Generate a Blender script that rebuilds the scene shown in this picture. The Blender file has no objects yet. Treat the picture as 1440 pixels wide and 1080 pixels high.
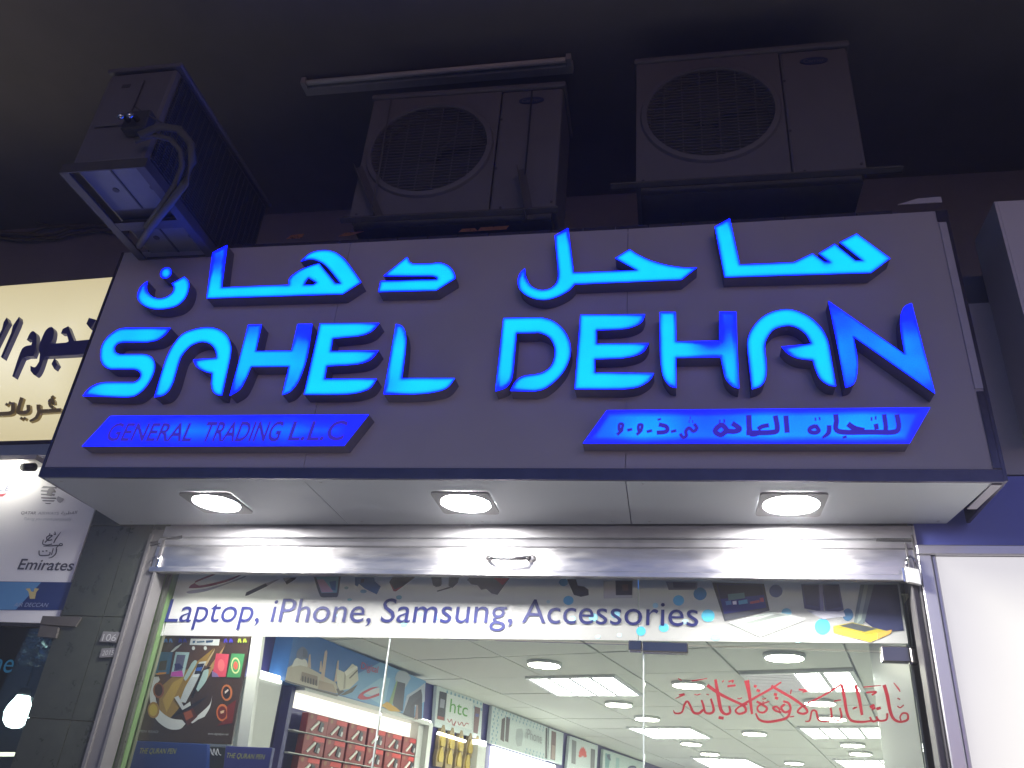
import bpy, bmesh, math, random
import numpy as np
from mathutils import Vector, Matrix
from mathutils.geometry import delaunay_2d_cdt

random.seed(7)
scene = bpy.context.scene
COL = scene.collection

# ------------------------------------------------------------------ camera
EYE = 1.6                                   # eye height above the pavement
FOC, CX, CY = 1162.0, 720.0, 540.0          # focal length and centre, in photo pixels (1440 x 1080)
_up = np.array([183.0, -2140.0, FOC]); _up /= np.linalg.norm(_up)
_hor = lambda x: -(_up[0] * x + _up[2] * FOC) / _up[1]
_mx = np.array([-6170.0, _hor(-6170.0), FOC]); _mx /= np.linalg.norm(_mx)
_X = -_mx
_Y = np.cross(_up, _X)
ROT = np.array([_X, _Y, _up])               # camera axes (right, down, forward) -> world
cam_data = bpy.data.cameras.new('camera')
cam = bpy.data.objects.new('camera', cam_data); COL.objects.link(cam)
cam_data.sensor_width = 36.0
cam_data.lens = 36.0 * FOC / 1440.0
cam_data.clip_start, cam_data.clip_end = 0.05, 500.0
_r, _u, _b = ROT @ [1, 0, 0], ROT @ [0, -1, 0], ROT @ [0, 0, -1]
cam.matrix_world = Matrix(((_r[0], _u[0], _b[0], 0), (_r[1], _u[1], _b[1], 0), (_r[2], _u[2], _b[2], EYE), (0, 0, 0, 1)))
scene.camera = cam

# ------------------------------------------------------------------ night sky and exposure
world = bpy.data.worlds.new('World'); scene.world = world
world.use_nodes = True
wn = world.node_tree.nodes; wl = world.node_tree.links
bg = wn['Background']
sky = wn.new('ShaderNodeTexSky'); sky.sky_type = 'NISHITA'
sky.sun_disc = False
sky.sun_elevation = math.radians(6.0); sky.sun_rotation = math.radians(160)
sky.ozone_density = 6.0
tint = wn.new('ShaderNodeMix'); tint.data_type = 'RGBA'; tint.blend_type = 'MULTIPLY'; tint.inputs[0].default_value = 1.0
tint.inputs[7].default_value = (0.97, 0.78, 1.02, 1.0)             # town glow under a hazy night sky
wl.new(sky.outputs['Color'], tint.inputs[6]); wl.new(tint.outputs[2], bg.inputs['Color'])
bg.inputs['Strength'].default_value = 0.10
scene.view_settings.view_transform = 'Standard'
scene.view_settings.look = 'None'
scene.view_settings.exposure = 1.0
scene.view_settings.gamma = 1.0
scene.view_settings.use_curve_mapping = False
scene.cycles.use_denoising = True
scene.cycles.max_bounces = 8
scene.cycles.transparent_max_bounces = 16
scene.cycles.sample_clamp_indirect = 4.0
scene.cycles.caustics_reflective = False
scene.cycles.caustics_refractive = False

# ------------------------------------------------------------------ points in the place
def ray(px, py):
    d = ROT @ np.array([px - CX, py - CY, FOC])
    return d / np.linalg.norm(d)

def at_height(px, py, z):                    # z measured from the eye
    d = ray(px, py); p = d * (z / d[2])
    return np.array([p[0], p[1], p[2] + EYE])

class Plane:
    """A vertical plane: origin o (x, y), unit direction a along it; n points to the viewer's side."""
    def __init__(s, ox, oy, ax, ay):
        s.o = np.array([ox, oy]); s.a = np.array([ax, ay]); s.a = s.a / np.linalg.norm(s.a)
        s.n = np.array([s.a[1], -s.a[0]])
    def shifted(s, off):
        o = s.o + s.n * off
        return Plane(o[0], o[1], s.a[0], s.a[1])
    def hit(s, px, py, off=0.0):             # photo pixel -> (along, up) on the plane moved OFF towards the viewer
        d = ray(px, py); o = s.o + s.n * off
        t = (s.n @ o) / (s.n @ d[:2]); p = d * t
        return np.array([s.a @ (p[:2] - s.o), p[2] + EYE])
    def w(s, a, z, off=0.0):                 # (along, up, towards the viewer) -> world
        q = s.o + s.a * a + s.n * off
        return (q[0], q[1], z)
    def pw(s, px, py, off=0.0):
        a, z = s.hit(px, py, off)
        return s.w(a, z, off)

SIGN = Plane(0.0, 2.685, 1, 0)
FAC = Plane(-2.299, 3.25, 3.1735, -0.1535)   # the shop front, turned a little from the sign
GLASS = FAC.shifted(-0.11)
WDIR = np.array([0.2492, 0.9684]); UDIR = np.array([0.9684, -0.2492])
_o = UDIR * -3.02
LWALL = Plane(_o[0], _o[1], WDIR[0], WDIR[1])   # display wall on the left inside; along = depth; n = into the shop
CEIL_Z = 0.85 + EYE

# ------------------------------------------------------------------ materials
def lin(c):
    return tuple((x / 12.92 if x <= 0.04045 else ((x + 0.055) / 1.055) ** 2.4) for x in [v / 255.0 for v in c])

def mat(name, rgb, rough=0.6, metal=0.0, var=0.12, scale=9.0, bump=0.0, spec=0.5, srgb=False, stretch=None, rvar=0.15, coat=0.0):
    m = bpy.data.materials.new(name); m.use_nodes = True
    nt = m.node_tree; N = nt.nodes; L = nt.links
    b = N['Principled BSDF']
    c = lin(rgb) if srgb else rgb
    b.inputs['Roughness'].default_value = rough
    b.inputs['Metallic'].default_value = metal
    b.inputs['Specular IOR Level'].default_value = spec
    b.inputs['Coat Weight'].default_value = coat
    geo = N.new('ShaderNodeNewGeometry')
    src = geo.outputs['Position']
    if stretch:
        mp = N.new('ShaderNodeMapping'); mp.inputs['Scale'].default_value = stretch
        L.new(src, mp.inputs['Vector']); src = mp.outputs['Vector']
    n1 = N.new('ShaderNodeTexNoise'); n1.inputs['Scale'].default_value = scale; n1.inputs['Detail'].default_value = 6
    n1.inputs['Roughness'].default_value = 0.65
    L.new(src, n1.inputs['Vector'])
    mix = N.new('ShaderNodeMix'); mix.data_type = 'RGBA'
    mix.inputs[6].default_value = (*[x * (1 - var) for x in c], 1)
    mix.inputs[7].default_value = (*[min(1, x * (1 + var)) for x in c], 1)
    L.new(n1.outputs['Fac'], mix.inputs[0])
    L.new(mix.outputs[2], b.inputs['Base Color'])
    if rvar:
        mr = N.new('ShaderNodeMapRange')
        mr.inputs['To Min'].default_value = max(0.02, rough - rvar * rough); mr.inputs['To Max'].default_value = min(1, rough + rvar * rough)
        L.new(n1.outputs['Fac'], mr.inputs['Value']); L.new(mr.outputs['Result'], b.inputs['Roughness'])
    if bump:
        n2 = N.new('ShaderNodeTexNoise'); n2.inputs['Scale'].default_value = scale * 3; n2.inputs['Detail'].default_value = 4
        L.new(src, n2.inputs['Vector'])
        bp = N.new('ShaderNodeBump'); bp.inputs['Strength'].default_value = bump; bp.inputs['Distance'].default_value = 0.01
        L.new(n2.outputs['Fac'], bp.inputs['Height']); L.new(bp.outputs['Normal'], b.inputs['Normal'])
    return m

def emit(name, rgb, strength):
    m = bpy.data.materials.new(name); m.use_nodes = True
    nt = m.node_tree; nt.nodes.remove(nt.nodes['Principled BSDF'])
    e = nt.nodes.new('ShaderNodeEmission'); e.inputs['Color'].default_value = (*rgb, 1); e.inputs['Strength'].default_value = strength
    nt.links.new(e.outputs[0], nt.nodes['Material Output'].inputs['Surface'])
    return m

def glow_mat(name, stops, strength, base=(0.3, 0.5, 0.7)):
    """Back-lit acrylic: its light depends on how far each point is from the lamps behind it (the 'glow' attribute)."""
    m = bpy.data.materials.new(name); m.use_nodes = True
    N = m.node_tree.nodes; L = m.node_tree.links; b = N['Principled BSDF']
    b.inputs['Base Color'].default_value = (*[x * 0.12 for x in base], 1); b.inputs['Roughness'].default_value = 0.25
    at = N.new('ShaderNodeAttribute'); at.attribute_name = 'glow'
    geo = N.new('ShaderNodeNewGeometry')
    ns = N.new('ShaderNodeTexNoise'); ns.inputs['Scale'].default_value = 6.0 if base[0] < 0.7 else 1.2; ns.inputs['Detail'].default_value = 2
    L.new(geo.outputs['Position'], ns.inputs['Vector'])
    ma = N.new('ShaderNodeMath'); ma.operation = 'MULTIPLY_ADD'; ma.inputs[1].default_value = 0.5; ma.inputs[2].default_value = -0.25
    L.new(ns.outputs['Fac'], ma.inputs[0])
    ad = N.new('ShaderNodeMath'); ad.operation = 'ADD'; ad.use_clamp = True
    L.new(at.outputs['Fac'], ad.inputs[0]); L.new(ma.outputs[0], ad.inputs[1])
    ns2 = N.new('ShaderNodeTexNoise'); ns2.inputs['Scale'].default_value = 160.0; ns2.inputs['Detail'].default_value = 3
    L.new(geo.outputs['Position'], ns2.inputs['Vector'])
    mb = N.new('ShaderNodeMath'); mb.operation = 'MULTIPLY_ADD'; mb.inputs[1].default_value = 0.16 if base[0] < 0.7 else 0.03; mb.inputs[2].default_value = -0.08 if base[0] < 0.7 else -0.015
    L.new(ns2.outputs['Fac'], mb.inputs[0])
    ad2 = N.new('ShaderNodeMath'); ad2.operation = 'ADD'; ad2.use_clamp = True
    L.new(ad.outputs[0], ad2.inputs[0]); L.new(mb.outputs[0], ad2.inputs[1])
    cr = N.new('ShaderNodeValToRGB')
    el = cr.color_ramp.elements
    el[0].position, el[0].color = stops[0][0], (*stops[0][1], 1)
    el[1].position, el[1].color = stops[-1][0], (*stops[-1][1], 1)
    for p, c in stops[1:-1]:
        e = el.new(p); e.color = (*c, 1)
    L.new(ad2.outputs[0], cr.inputs['Fac'])
    L.new(cr.outputs['Color'], b.inputs['Emission Color'])
    b.inputs['Emission Strength'].default_value = strength
    return m

def glass_mat(name, tint=(0.93, 0.97, 0.95), refl=1.0, rough=0.0):
    m = bpy.data.materials.new(name); m.use_nodes = True
    N = m.node_tree.nodes; L = m.node_tree.links; N.remove(N['Principled BSDF'])
    tr = N.new('ShaderNodeBsdfTransparent'); tr.inputs['Color'].default_value = (*tint, 1)
    gl = N.new('ShaderNodeBsdfGlossy'); gl.inputs['Roughness'].default_value = rough; gl.inputs['Color'].default_value = (refl, refl, refl, 1)
    fr = N.new('ShaderNodeFresnel'); fr.inputs['IOR'].default_value = 1.45
    mx = N.new('ShaderNodeMixShader')
    L.new(fr.outputs[0], mx.inputs[0]); L.new(tr.outputs[0], mx.inputs[1]); L.new(gl.outputs[0], mx.inputs[2])
    L.new(mx.outputs[0], N['Material Output'].inputs['Surface'])
    return m

M = {}
M['acp'] = mat('grey composite panel', (0.46, 0.425, 0.475), 0.42, var=0.10, scale=3.0, rvar=0.3)
M['acp_soffit'] = mat('pale composite panel', (0.59, 0.62, 0.67), 0.42, var=0.07, scale=4.0, rvar=0.3)
M['trim_dark'] = mat('dark mirror trim', (0.09, 0.08, 0.13), 0.22, metal=0.6, var=0.4, scale=14)
M['trim_pale'] = mat('pale edge strip', (0.50, 0.47, 0.54), 0.35, var=0.15, scale=18)
M['return'] = mat('letter side', (0.15, 0.13, 0.20), 0.5, var=0.15)
M['steel'] = mat('brushed steel', (0.58, 0.57, 0.58), 0.37, metal=1.0, var=0.16, scale=6, stretch=(1, 1, 5), bump=0.12, rvar=0.5)
M['steel_dull'] = mat('dull steel', (0.52, 0.52, 0.55), 0.42, metal=0.85, var=0.2, scale=7, bump=0.04, rvar=0.4)
M['guide'] = mat('weathered steel channel', (0.17, 0.165, 0.17), 0.5, metal=0.5, var=0.2, scale=6, bump=0.03)
M['chrome'] = mat('polished chrome', (0.40, 0.39, 0.43), 0.08, metal=1.0, var=0.06, scale=5)
M['dark_chrome'] = mat('dark polished chrome', (0.19, 0.18, 0.175), 0.2, metal=1.0, var=0.1)
M['handle'] = mat('tarnished handle steel', (0.33, 0.32, 0.33), 0.22, metal=1.0, var=0.2)
M['chrome_soft'] = mat('worn chrome', (0.62, 0.61, 0.62), 0.2, metal=1.0, var=0.1)
M['black'] = mat('black plastic', (0.02, 0.02, 0.024), 0.45)
M['dark'] = mat('dark recess', (0.03, 0.03, 0.035), 0.7)
M['granite'] = mat('green grey granite', (0.038, 0.043, 0.035), 0.30, var=0.55, scale=14, bump=0.02, rvar=0.4)
M['grout'] = mat('pale grout', (0.16, 0.16, 0.13), 0.8)
M['plate'] = mat('number plate grey', (0.12, 0.12, 0.13), 0.45)
M['plate_text'] = mat('number plate digits', (0.32, 0.32, 0.33), 0.5)
M['concrete'] = mat('painted concrete', (0.20, 0.18, 0.17), 0.85, var=0.22, scale=2.5, bump=0.12)
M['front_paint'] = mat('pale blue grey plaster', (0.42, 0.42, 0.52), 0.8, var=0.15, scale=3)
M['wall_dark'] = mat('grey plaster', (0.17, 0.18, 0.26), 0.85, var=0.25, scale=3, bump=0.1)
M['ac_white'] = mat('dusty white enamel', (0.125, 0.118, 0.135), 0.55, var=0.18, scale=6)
M['ac_dark'] = mat('dark grille', (0.045, 0.045, 0.05), 0.6)
M['ac_wire'] = mat('grey wire', (0.085, 0.08, 0.085), 0.5)
M['fin'] = mat('aluminium fin', (0.14, 0.14, 0.15), 0.4, metal=0.6)
M['iron'] = mat('painted angle iron', (0.07, 0.065, 0.065), 0.6, var=0.4, scale=20)
M['pan'] = mat('grey base pan', (0.17, 0.17, 0.165), 0.55, var=0.25, scale=12)
M['pipe'] = mat('pipe insulation', (0.085, 0.08, 0.08), 0.75)
M['badge'] = mat('navy badge', (0.02, 0.03, 0.09), 0.35)
M['tube_body'] = mat('white batten', (0.45, 0.43, 0.42), 0.5, var=0.2, scale=15)
M['orange_glint'] = mat('painted orange glint', (0.75, 0.30, 0.16), 0.28, metal=0.9, var=0.5, scale=30)  # stands in for orange reflections in the sign's top trim
M['glass'] = glass_mat('shop glass', refl=0.7)
M['glass_edge'] = mat('polished glass edge', (0.55, 0.62, 0.60), 0.2, var=0.05)
M['glass_dark'] = glass_mat('tinted glass', (0.62, 0.70, 0.68), refl=0.45)
M['banner'] = mat('white vinyl', (0.72, 0.73, 0.73), 0.45, var=0.02, scale=2)
_nt = M['banner'].node_tree; _tl = _nt.nodes.new('ShaderNodeBsdfTranslucent'); _tl.inputs['Color'].default_value = (0.85, 0.86, 0.80, 1)
_mx = _nt.nodes.new('ShaderNodeMixShader'); _mx.inputs[0].default_value = 0.6       # thin vinyl: the shop's light comes through
_nt.links.new(_nt.nodes['Principled BSDF'].outputs[0], _mx.inputs[1]); _nt.links.new(_tl.outputs[0], _mx.inputs[2]); _nt.links.new(_mx.outputs[0], _nt.nodes['Material Output'].inputs['Surface'])
M['ink'] = mat('navy ink', (0.010, 0.015, 0.11), 0.45, var=0.05)
M['white'] = mat('white print', (0.75, 0.75, 0.75), 0.5, var=0.03)
M['white_lam'] = mat('white laminate', (0.62, 0.63, 0.60), 0.35, var=0.05)
M['purple'] = mat('indigo laminate', (0.045, 0.035, 0.16), 0.35, var=0.1)
M['green_wall'] = mat('green painted reveal', (0.085, 0.15, 0.06), 0.5, var=0.12)
M['tile'] = mat('mineral ceiling tile', (0.62, 0.64, 0.57), 0.85, var=0.07, scale=11, bump=0.06)
M['grid'] = mat('ceiling grid', (0.48, 0.49, 0.45), 0.7)
M['floor'] = mat('shop floor tile', (0.62, 0.60, 0.56), 0.3, var=0.08)
M['pave'] = mat('pavement tile', (0.45, 0.43, 0.42), 0.7, var=0.2, scale=4, bump=0.1)
M['asphalt'] = mat('asphalt', (0.05, 0.05, 0.052), 0.85, var=0.25, scale=20, bump=0.2)
M['kerb'] = mat('kerb stone', (0.30, 0.29, 0.27), 0.8)
M['blue_fascia'] = mat('blue composite panel', (0.14, 0.17, 0.62), 0.35, var=0.08, scale=2)
M['lilac_wall'] = mat('pale wall panel', (0.66, 0.63, 0.72), 0.5, var=0.1, scale=2)
M['alu'] = mat('aluminium profile', (0.52, 0.51, 0.55), 0.33, metal=0.7, var=0.08)
M['red'] = mat('red calligraphy vinyl', (0.22, 0.007, 0.014), 0.5, var=0.1)
M['mirror'] = mat('grey laminate side', (0.34, 0.37, 0.36), 0.4, metal=0.0, var=0.05)
_pm = {}
def paint(r, g, b):                           # flat print ink, given as seen under white light
    k = (r, g, b)
    if k not in _pm:
        _pm[k] = mat('print ink %d %d %d' % k, k, 0.4, srgb=True, var=0.06, scale=25)
    return _pm[k]

CYAN = glow_mat('blue lit acrylic', [(0.0, (0.003, 0.014, 7.0)), (0.11, (0.002, 0.06, 7.0)), (0.30, (0.001, 0.24, 7.0)), (0.58, (0.0, 0.46, 7.0)), (1.0, (0.0, 0.67, 7.0))], 0.56)
BAR = glow_mat('blue lit bar', [(0.0, (0.006, 0.012, 4.0)), (0.25, (0.004, 0.04, 4.0)), (0.6, (0.0, 0.16, 4.0)), (1.0, (0.0, 0.46, 4.0))], 0.52)
INK_LIT = emit('violet film over the lit bar', (0.040, 0.022, 0.46), 0.5)
RIM = emit('blue lit edge', (0.004, 0.008, 1.0), 0.9)
CREAM = glow_mat('cream lit panel', [(0.0, (0.58, 0.50, 0.30)), (0.5, (0.68, 0.61, 0.40)), (1.0, (0.82, 0.76, 0.57))], 0.56, base=(0.8, 0.75, 0.6))
LBOX = glow_mat('white lit panel', [(0.0, (0.50, 0.48, 0.50)), (0.35, (0.72, 0.695, 0.66)), (0.6, (1.0, 0.96, 0.89)), (1.0, (4.0, 3.8, 3.4))], 0.7, base=(0.8, 0.8, 0.8))
DISC = emit('soffit lamp', (1.0, 0.97, 0.93), 170.0)
DISPLAY = emit('window display lamp', (1.0, 0.95, 0.86), 95.0)
SHOPDISC = emit('shop lamp', (1.0, 0.94, 0.78), 40.0)
TROFFER = emit('troffer diffuser', (1.0, 1.0, 0.93), 21.0)
TUBE = emit('lit tube', (1.0, 0.97, 0.86), 7.0)
VALANCE = emit('lit valance', (1.0, 0.90, 0.76), 1.0)
STRIP = emit('lit shelf lamp', (1.0, 0.98, 0.92), 3.0)
BULB = emit('lit bulb', (0.85, 0.97, 1.0), 14.0)

# ------------------------------------------------------------------ builders
def link(o, parent=None):
    COL.objects.link(o)
    if parent is not None: o.parent = parent
    return o

_bases = {}
def base_of(o):
    b = np.zeros(3)
    while o is not None:
        b = b + np.array(o.location); o = o.parent
    return b

def obj(name, verts, faces, m, parent=None, fmi=None, smooth=False, loc=None):
    """One mesh; verts in world coordinates (they are made local to the parent or to LOC)."""
    mats = m if isinstance(m, (list, tuple)) else [m]
    base = base_of(parent) if parent is not None else np.array(loc if loc is not None else (0, 0, 0), float)
    me = bpy.data.meshes.new(name)
    me.from_pydata([tuple(np.array(v, float) - base) for v in verts], [], [tuple(f) for f in faces])
    for x in mats: me.materials.append(x)
    if fmi: me.polygons.foreach_set('material_index', fmi)
    if smooth: me.polygons.foreach_set('use_smooth', [True] * len(me.polygons))
    bm = bmesh.new(); bm.from_mesh(me)
    me.update()
    bm.free()
    o = bpy.data.objects.new(name, me)
    if loc is not None and parent is None: o.location = loc
    return link(o, parent)

def fix(o):
    bm = bmesh.new(); bm.from_mesh(o.data); bmesh.ops.recalc_face_normals(bm, faces=bm.faces); bm.to_mesh(o.data); bm.free()
    return o

def bevel(o, w=0.004, seg=1):
    md = o.modifiers.new('bevel', 'BEVEL'); md.width = w; md.segments = seg; md.limit_method = 'ANGLE'
    return o

def tag(o, label, cat, group=None, kind=None):
    o['label'] = label; o['category'] = cat
    if group: o['group'] = group
    if kind: o['kind'] = kind
    return o

def thing(name, label, cat, loc, group=None, rz=0.0):
    o = bpy.data.objects.new(name, None); o.empty_display_size = 0.1
    o.location = loc; o.rotation_euler = (0, 0, rz)
    link(o); return tag(o, label, cat, group)

def struct(o):
    o['kind'] = 'structure'; return o

class G:
    """Collects shapes into one mesh."""
    def __init__(s): s.v = []; s.f = []; s.m = []
    def add(s, vs, fs, mi=0):
        k = len(s.v); s.v += [tuple(v) for v in vs]; s.f += [tuple(i + k for i in f) for f in fs]; s.m += [mi] * len(fs); return s
    def hexa(s, p, mi=0):                     # 8 points: 4 of one face, then the 4 opposite
        return s.add(p, [(0, 1, 2, 3), (7, 6, 5, 4), (0, 4, 5, 1), (1, 5, 6, 2), (2, 6, 7, 3), (3, 7, 4, 0)], mi)
    def box(s, x0, x1, y0, y1, z0, z1, mi=0):
        return s.hexa([(x0, y0, z0), (x1, y0, z0), (x1, y0, z1), (x0, y0, z1), (x0, y1, z0), (x1, y1, z0), (x1, y1, z1), (x0, y1, z1)], mi)
    def pbox(s, P, a0, a1, z0, z1, n0, n1, mi=0):   # box in a Plane's axes
        return s.hexa([P.w(a0, z0, n1), P.w(a1, z0, n1), P.w(a1, z1, n1), P.w(a0, z1, n1), P.w(a0, z0, n0), P.w(a1, z0, n0), P.w(a1, z1, n0), P.w(a0, z1, n0)], mi)
    def pquad(s, P, pts, n0, n1, mi=0):       # pts: 4 (along, up) points; a slab between offsets n0 and n1
        return s.hexa([P.w(a, z, n1) for a, z in pts] + [P.w(a, z, n0) for a, z in pts], mi)
    def tube(s, path, r, seg=8, mi=0, cap=True):
        path = [np.array(p, float) for p in path]; rings = []
        for i, p in enumerate(path):
            t = path[min(i + 1, len(path) - 1)] - path[max(i - 1, 0)]; t /= (np.linalg.norm(t) + 1e-9)
            ref = np.array([0, 0, 1.0]) if abs(t[2]) < 0.9 else np.array([1.0, 0, 0])
            u = np.cross(t, ref); u /= np.linalg.norm(u); v = np.cross(t, u)
            rr = r[i] if isinstance(r, (list, tuple)) else r
            rings.append([p + rr * (u * math.cos(2 * math.pi * k / seg) + v * math.sin(2 * math.pi * k / seg)) for k in range(seg)])
        vs = [q for rg in rings for q in rg]; fs = []
        for i in range(len(rings) - 1):
            for k in range(seg):
                fs.append((i * seg + k, i * seg + (k + 1) % seg, (i + 1) * seg + (k + 1) % seg, (i + 1) * seg + k))
        if cap: fs += [tuple(range(seg))[::-1], tuple((len(rings) - 1) * seg + k for k in range(seg))]
        return s.add(vs, fs, mi)
    def lathe(s, c, prof, seg=24, axis='z', mi=0):   # profile of (radius, height)
        vs = []; fs = []
        for r, h in prof:
            for k in range(seg):
                a = 2 * math.pi * k / seg; x, y = r * math.cos(a), r * math.sin(a)
                vs.append((c[0] + x, c[1] + y, c[2] + h) if axis == 'z' else (c[0] + x, c[1] + h, c[2] + y))
        for i in range(len(prof) - 1):
            for k in range(seg):
                fs.append((i * seg + k, i * seg + (k + 1) % seg, (i + 1) * seg + (k + 1) % seg, (i + 1) * seg + k))
        fs.append(tuple(range(seg))[::-1]); fs.append(tuple((len(prof) - 1) * seg + k for k in range(seg)))
        return s.add(vs, fs, mi)
    def build(s, name, m, parent=None, smooth=False, loc=None):
        return fix(obj(name, s.v, s.f, m, parent, s.m, smooth, loc))

# ---- outlines: a point with a third value is smooth, the others are corners
def outline(pts, n=7):
    out = []; k = len(pts)
    sm = [len(p) > 2 for p in pts]
    P = [np.array(p[:2], float) for p in pts]
    for i in range(k):
        j = (i + 1) % k
        if sm[i] or sm[j]:
            p1, p2 = P[i], P[j]
            p0 = P[i - 1] if sm[i] else p1 - (p2 - p1) * 0.5
            p3 = P[(j + 1) % k] if sm[j] else p2 + (p2 - p1) * 0.5
            for t in np.linspace(0, 1, n, endpoint=False):
                out.append(0.5 * ((2 * p1) + (-p0 + p2) * t + (2 * p0 - 5 * p1 + 4 * p2 - p3) * t * t + (-p0 + 3 * p1 - 3 * p2 + p3) * t ** 3))
        else:
            out.append(P[i])
    return [tuple(p) for p in out]

def crop(pts, x0, y0, s):
    return [(x0 + p[0] / s, y0 + p[1] / s) + tuple(p[2:]) for p in pts]

def inside(p, contours):
    c = False
    for poly in contours:
        x, y = p; n = len(poly); j = n - 1
        for i in range(n):
            xi, yi = poly[i]; xj, yj = poly[j]
            if (yi > y) != (yj > y) and x < (xj - xi) * (y - yi) / (yj - yi) + xi: c = not c
            j = i
    return c

def edge_dist(pts, contours):
    pts = np.array(pts); d = np.full(len(pts), 9.0)
    for poly in contours:
        A = np.array(poly); B = np.roll(A, -1, axis=0)
        for a, b in zip(A, B):
            ab = b - a; L2 = ab @ ab + 1e-12
            t = np.clip(((pts - a) @ ab) / L2, 0, 1)
            d = np.minimum(d, np.linalg.norm(pts - (a + t[:, None] * ab), axis=1))
    return d

def fill(contours, step=None):
    """Triangles of a 2D shape with holes (even-odd); STEP adds inner points."""
    V = []; E = []
    for poly in contours:
        k = len(V); n = len(poly)
        V += [Vector(p) for p in poly]; E += [(k + i, k + (i + 1) % n) for i in range(n)]
    if step:
        A = np.array([p for c in contours for p in c]); lo, hi = A.min(0), A.max(0)
        cand = [(x, y) for i, x in enumerate(np.arange(lo[0], hi[0], step)) for y in np.arange(lo[1] + (i % 2) * step / 2, hi[1], step)]
        cand = [p for p in cand if inside(p, contours)]
        if cand:
            d = edge_dist(cand, contours)
            V += [Vector(p) for p, q in zip(cand, d) if q > step * 0.35]
    r = delaunay_2d_cdt(V, E, [], 0, 1e-6)
    vs = [tuple(v) for v in r[0]]; fs = []
    for f in r[2]:
        c = (sum(vs[i][0] for i in f) / len(f), sum(vs[i][1] for i in f) / len(f))
        if inside(c, contours): fs.append(f)
    return vs, fs

def local(P, px_pts, off):
    return [tuple(P.hit(p[0], p[1], off)) + tuple(p[2:]) for p in px_pts]

def solid(name, P, contours, n0, n1, m, parent):
    """A cut-out letter: front at n1, sides back to n0."""
    g = G(); vs, fs = fill(contours)
    g.add([P.w(a, z, n1) for a, z in vs], fs)
    for c in contours:
        n = len(c)
        g.add([P.w(a, z, n1) for a, z in c] + [P.w(a, z, n0) for a, z in c], [(i, (i + 1) % n, n + (i + 1) % n, n + i) for i in range(n)])
    return obj(name, g.v, g.f, m, parent)

def lit_face(name, P, contours, n1, m, parent, reach=0.035, step=0.009, dim=(), cap=1.0):
    vs, fs = fill(contours, step)
    o = obj(name, [P.w(a, z, n1) for a, z in vs], fs, m, parent)
    d = np.clip(edge_dist(vs, contours) / reach, 0, 1)
    d = np.minimum(d, cap); A = np.array(vs)
    for (x, y, r, amt) in dim:
        d = d - amt * np.exp(-((A[:, 0] - x) ** 2 + (A[:, 1] - y) ** 2) / (r * r))
    at = o.data.attributes.new('glow', 'FLOAT', 'POINT')
    at.data.foreach_set('value', np.clip(d, 0, 1).astype(np.float32))
    return o

def ribbon(px, w):
    """Outline of a pen stroke along PX; w: a width or one per point (pixels)."""
    n = len(px); P = []
    # smooth the centre line
    q = [(p[0], p[1], 1) for p in px]
    if n > 2:
        pts = []
        A = [np.array(p[:2], float) for p in px]
        ws = list(w) if isinstance(w, (list, tuple)) else [w] * n
        W = []
        for i in range(n - 1):
            p0 = A[max(i - 1, 0)]; p1 = A[i]; p2 = A[i + 1]; p3 = A[min(i + 2, n - 1)]
            for t in np.linspace(0, 1, 6, endpoint=False):
                pts.append(0.5 * ((2 * p1) + (-p0 + p2) * t + (2 * p0 - 5 * p1 + 4 * p2 - p3) * t * t + (-p0 + 3 * p1 - 3 * p2 + p3) * t ** 3))
                W.append(ws[i] * (1 - t) + ws[i + 1] * t)
        pts.append(A[-1]); W.append(ws[-1])
    else:
        pts = [np.array(p[:2], float) for p in px]; W = list(w) if isinstance(w, (list, tuple)) else [w] * n
    Lf, Rt = [], []
    for i in range(len(pts)):
        t = pts[min(i + 1, len(pts) - 1)] - pts[max(i - 1, 0)]; t = t / (np.linalg.norm(t) + 1e-9)
        nn = np.array([-t[1], t[0]]) * W[i] / 2
        Lf.append(tuple(pts[i] + nn)); Rt.append(tuple(pts[i] - nn))
    return Lf, Rt

def strokes(name, P, lst, off, m, parent, depth=0.0):
    """Pen strokes as one mesh, each a hair above the one before (they cross)."""
    g = G()
    for k, (px, w) in enumerate(lst):
        Lf, Rt = ribbon(px, w); n = len(Lf); o2 = off + k * 0.00012
        vs = [P.pw(x, y, o2) for x, y in Lf] + [P.pw(x, y, o2) for x, y in Rt]
        g.add(vs, [(i, i + 1, n + i + 1, n + i) for i in range(n - 1)])
        if depth:
            lf = [P.hit(x, y, o2) for x, y in Lf]; rt = [P.hit(x, y, o2) for x, y in Rt]
            ring = lf + rt[::-1]; k2 = len(ring)
            g.add([P.w(a, z, o2) for a, z in ring] + [P.w(a, z, o2 - depth) for a, z in ring], [(i, (i + 1) % k2, k2 + (i + 1) % k2, k2 + i) for i in range(k2)])
    return obj(name, g.v, g.f, m, parent)

def decal(name, P, polys, off, parent, gap=0.00015):
    """Flat print: coloured shapes, each a hair above the one before; polys = [(material, photo pixels)]."""
    g = G(); mats = []
    for k, (m, px) in enumerate(polys):
        if m not in mats: mats.append(m)
        o2 = off + k * gap
        c = [local(P, outline(px), o2)]
        vs, fs = fill(c)
        g.add([P.w(a, z, o2) for a, z in vs], fs, mats.index(m))
    return obj(name, g.v, g.f, mats, parent, g.m)

def ell(cx, cy, rx, ry, n=20, rot=0.0):
    c, s = math.cos(rot), math.sin(rot)
    return [(cx + rx * math.cos(2 * math.pi * k / n) * c - ry * math.sin(2 * math.pi * k / n) * s,
             cy + rx * math.cos(2 * math.pi * k / n) * s + ry * math.sin(2 * math.pi * k / n) * c) for k in range(n)]

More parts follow.
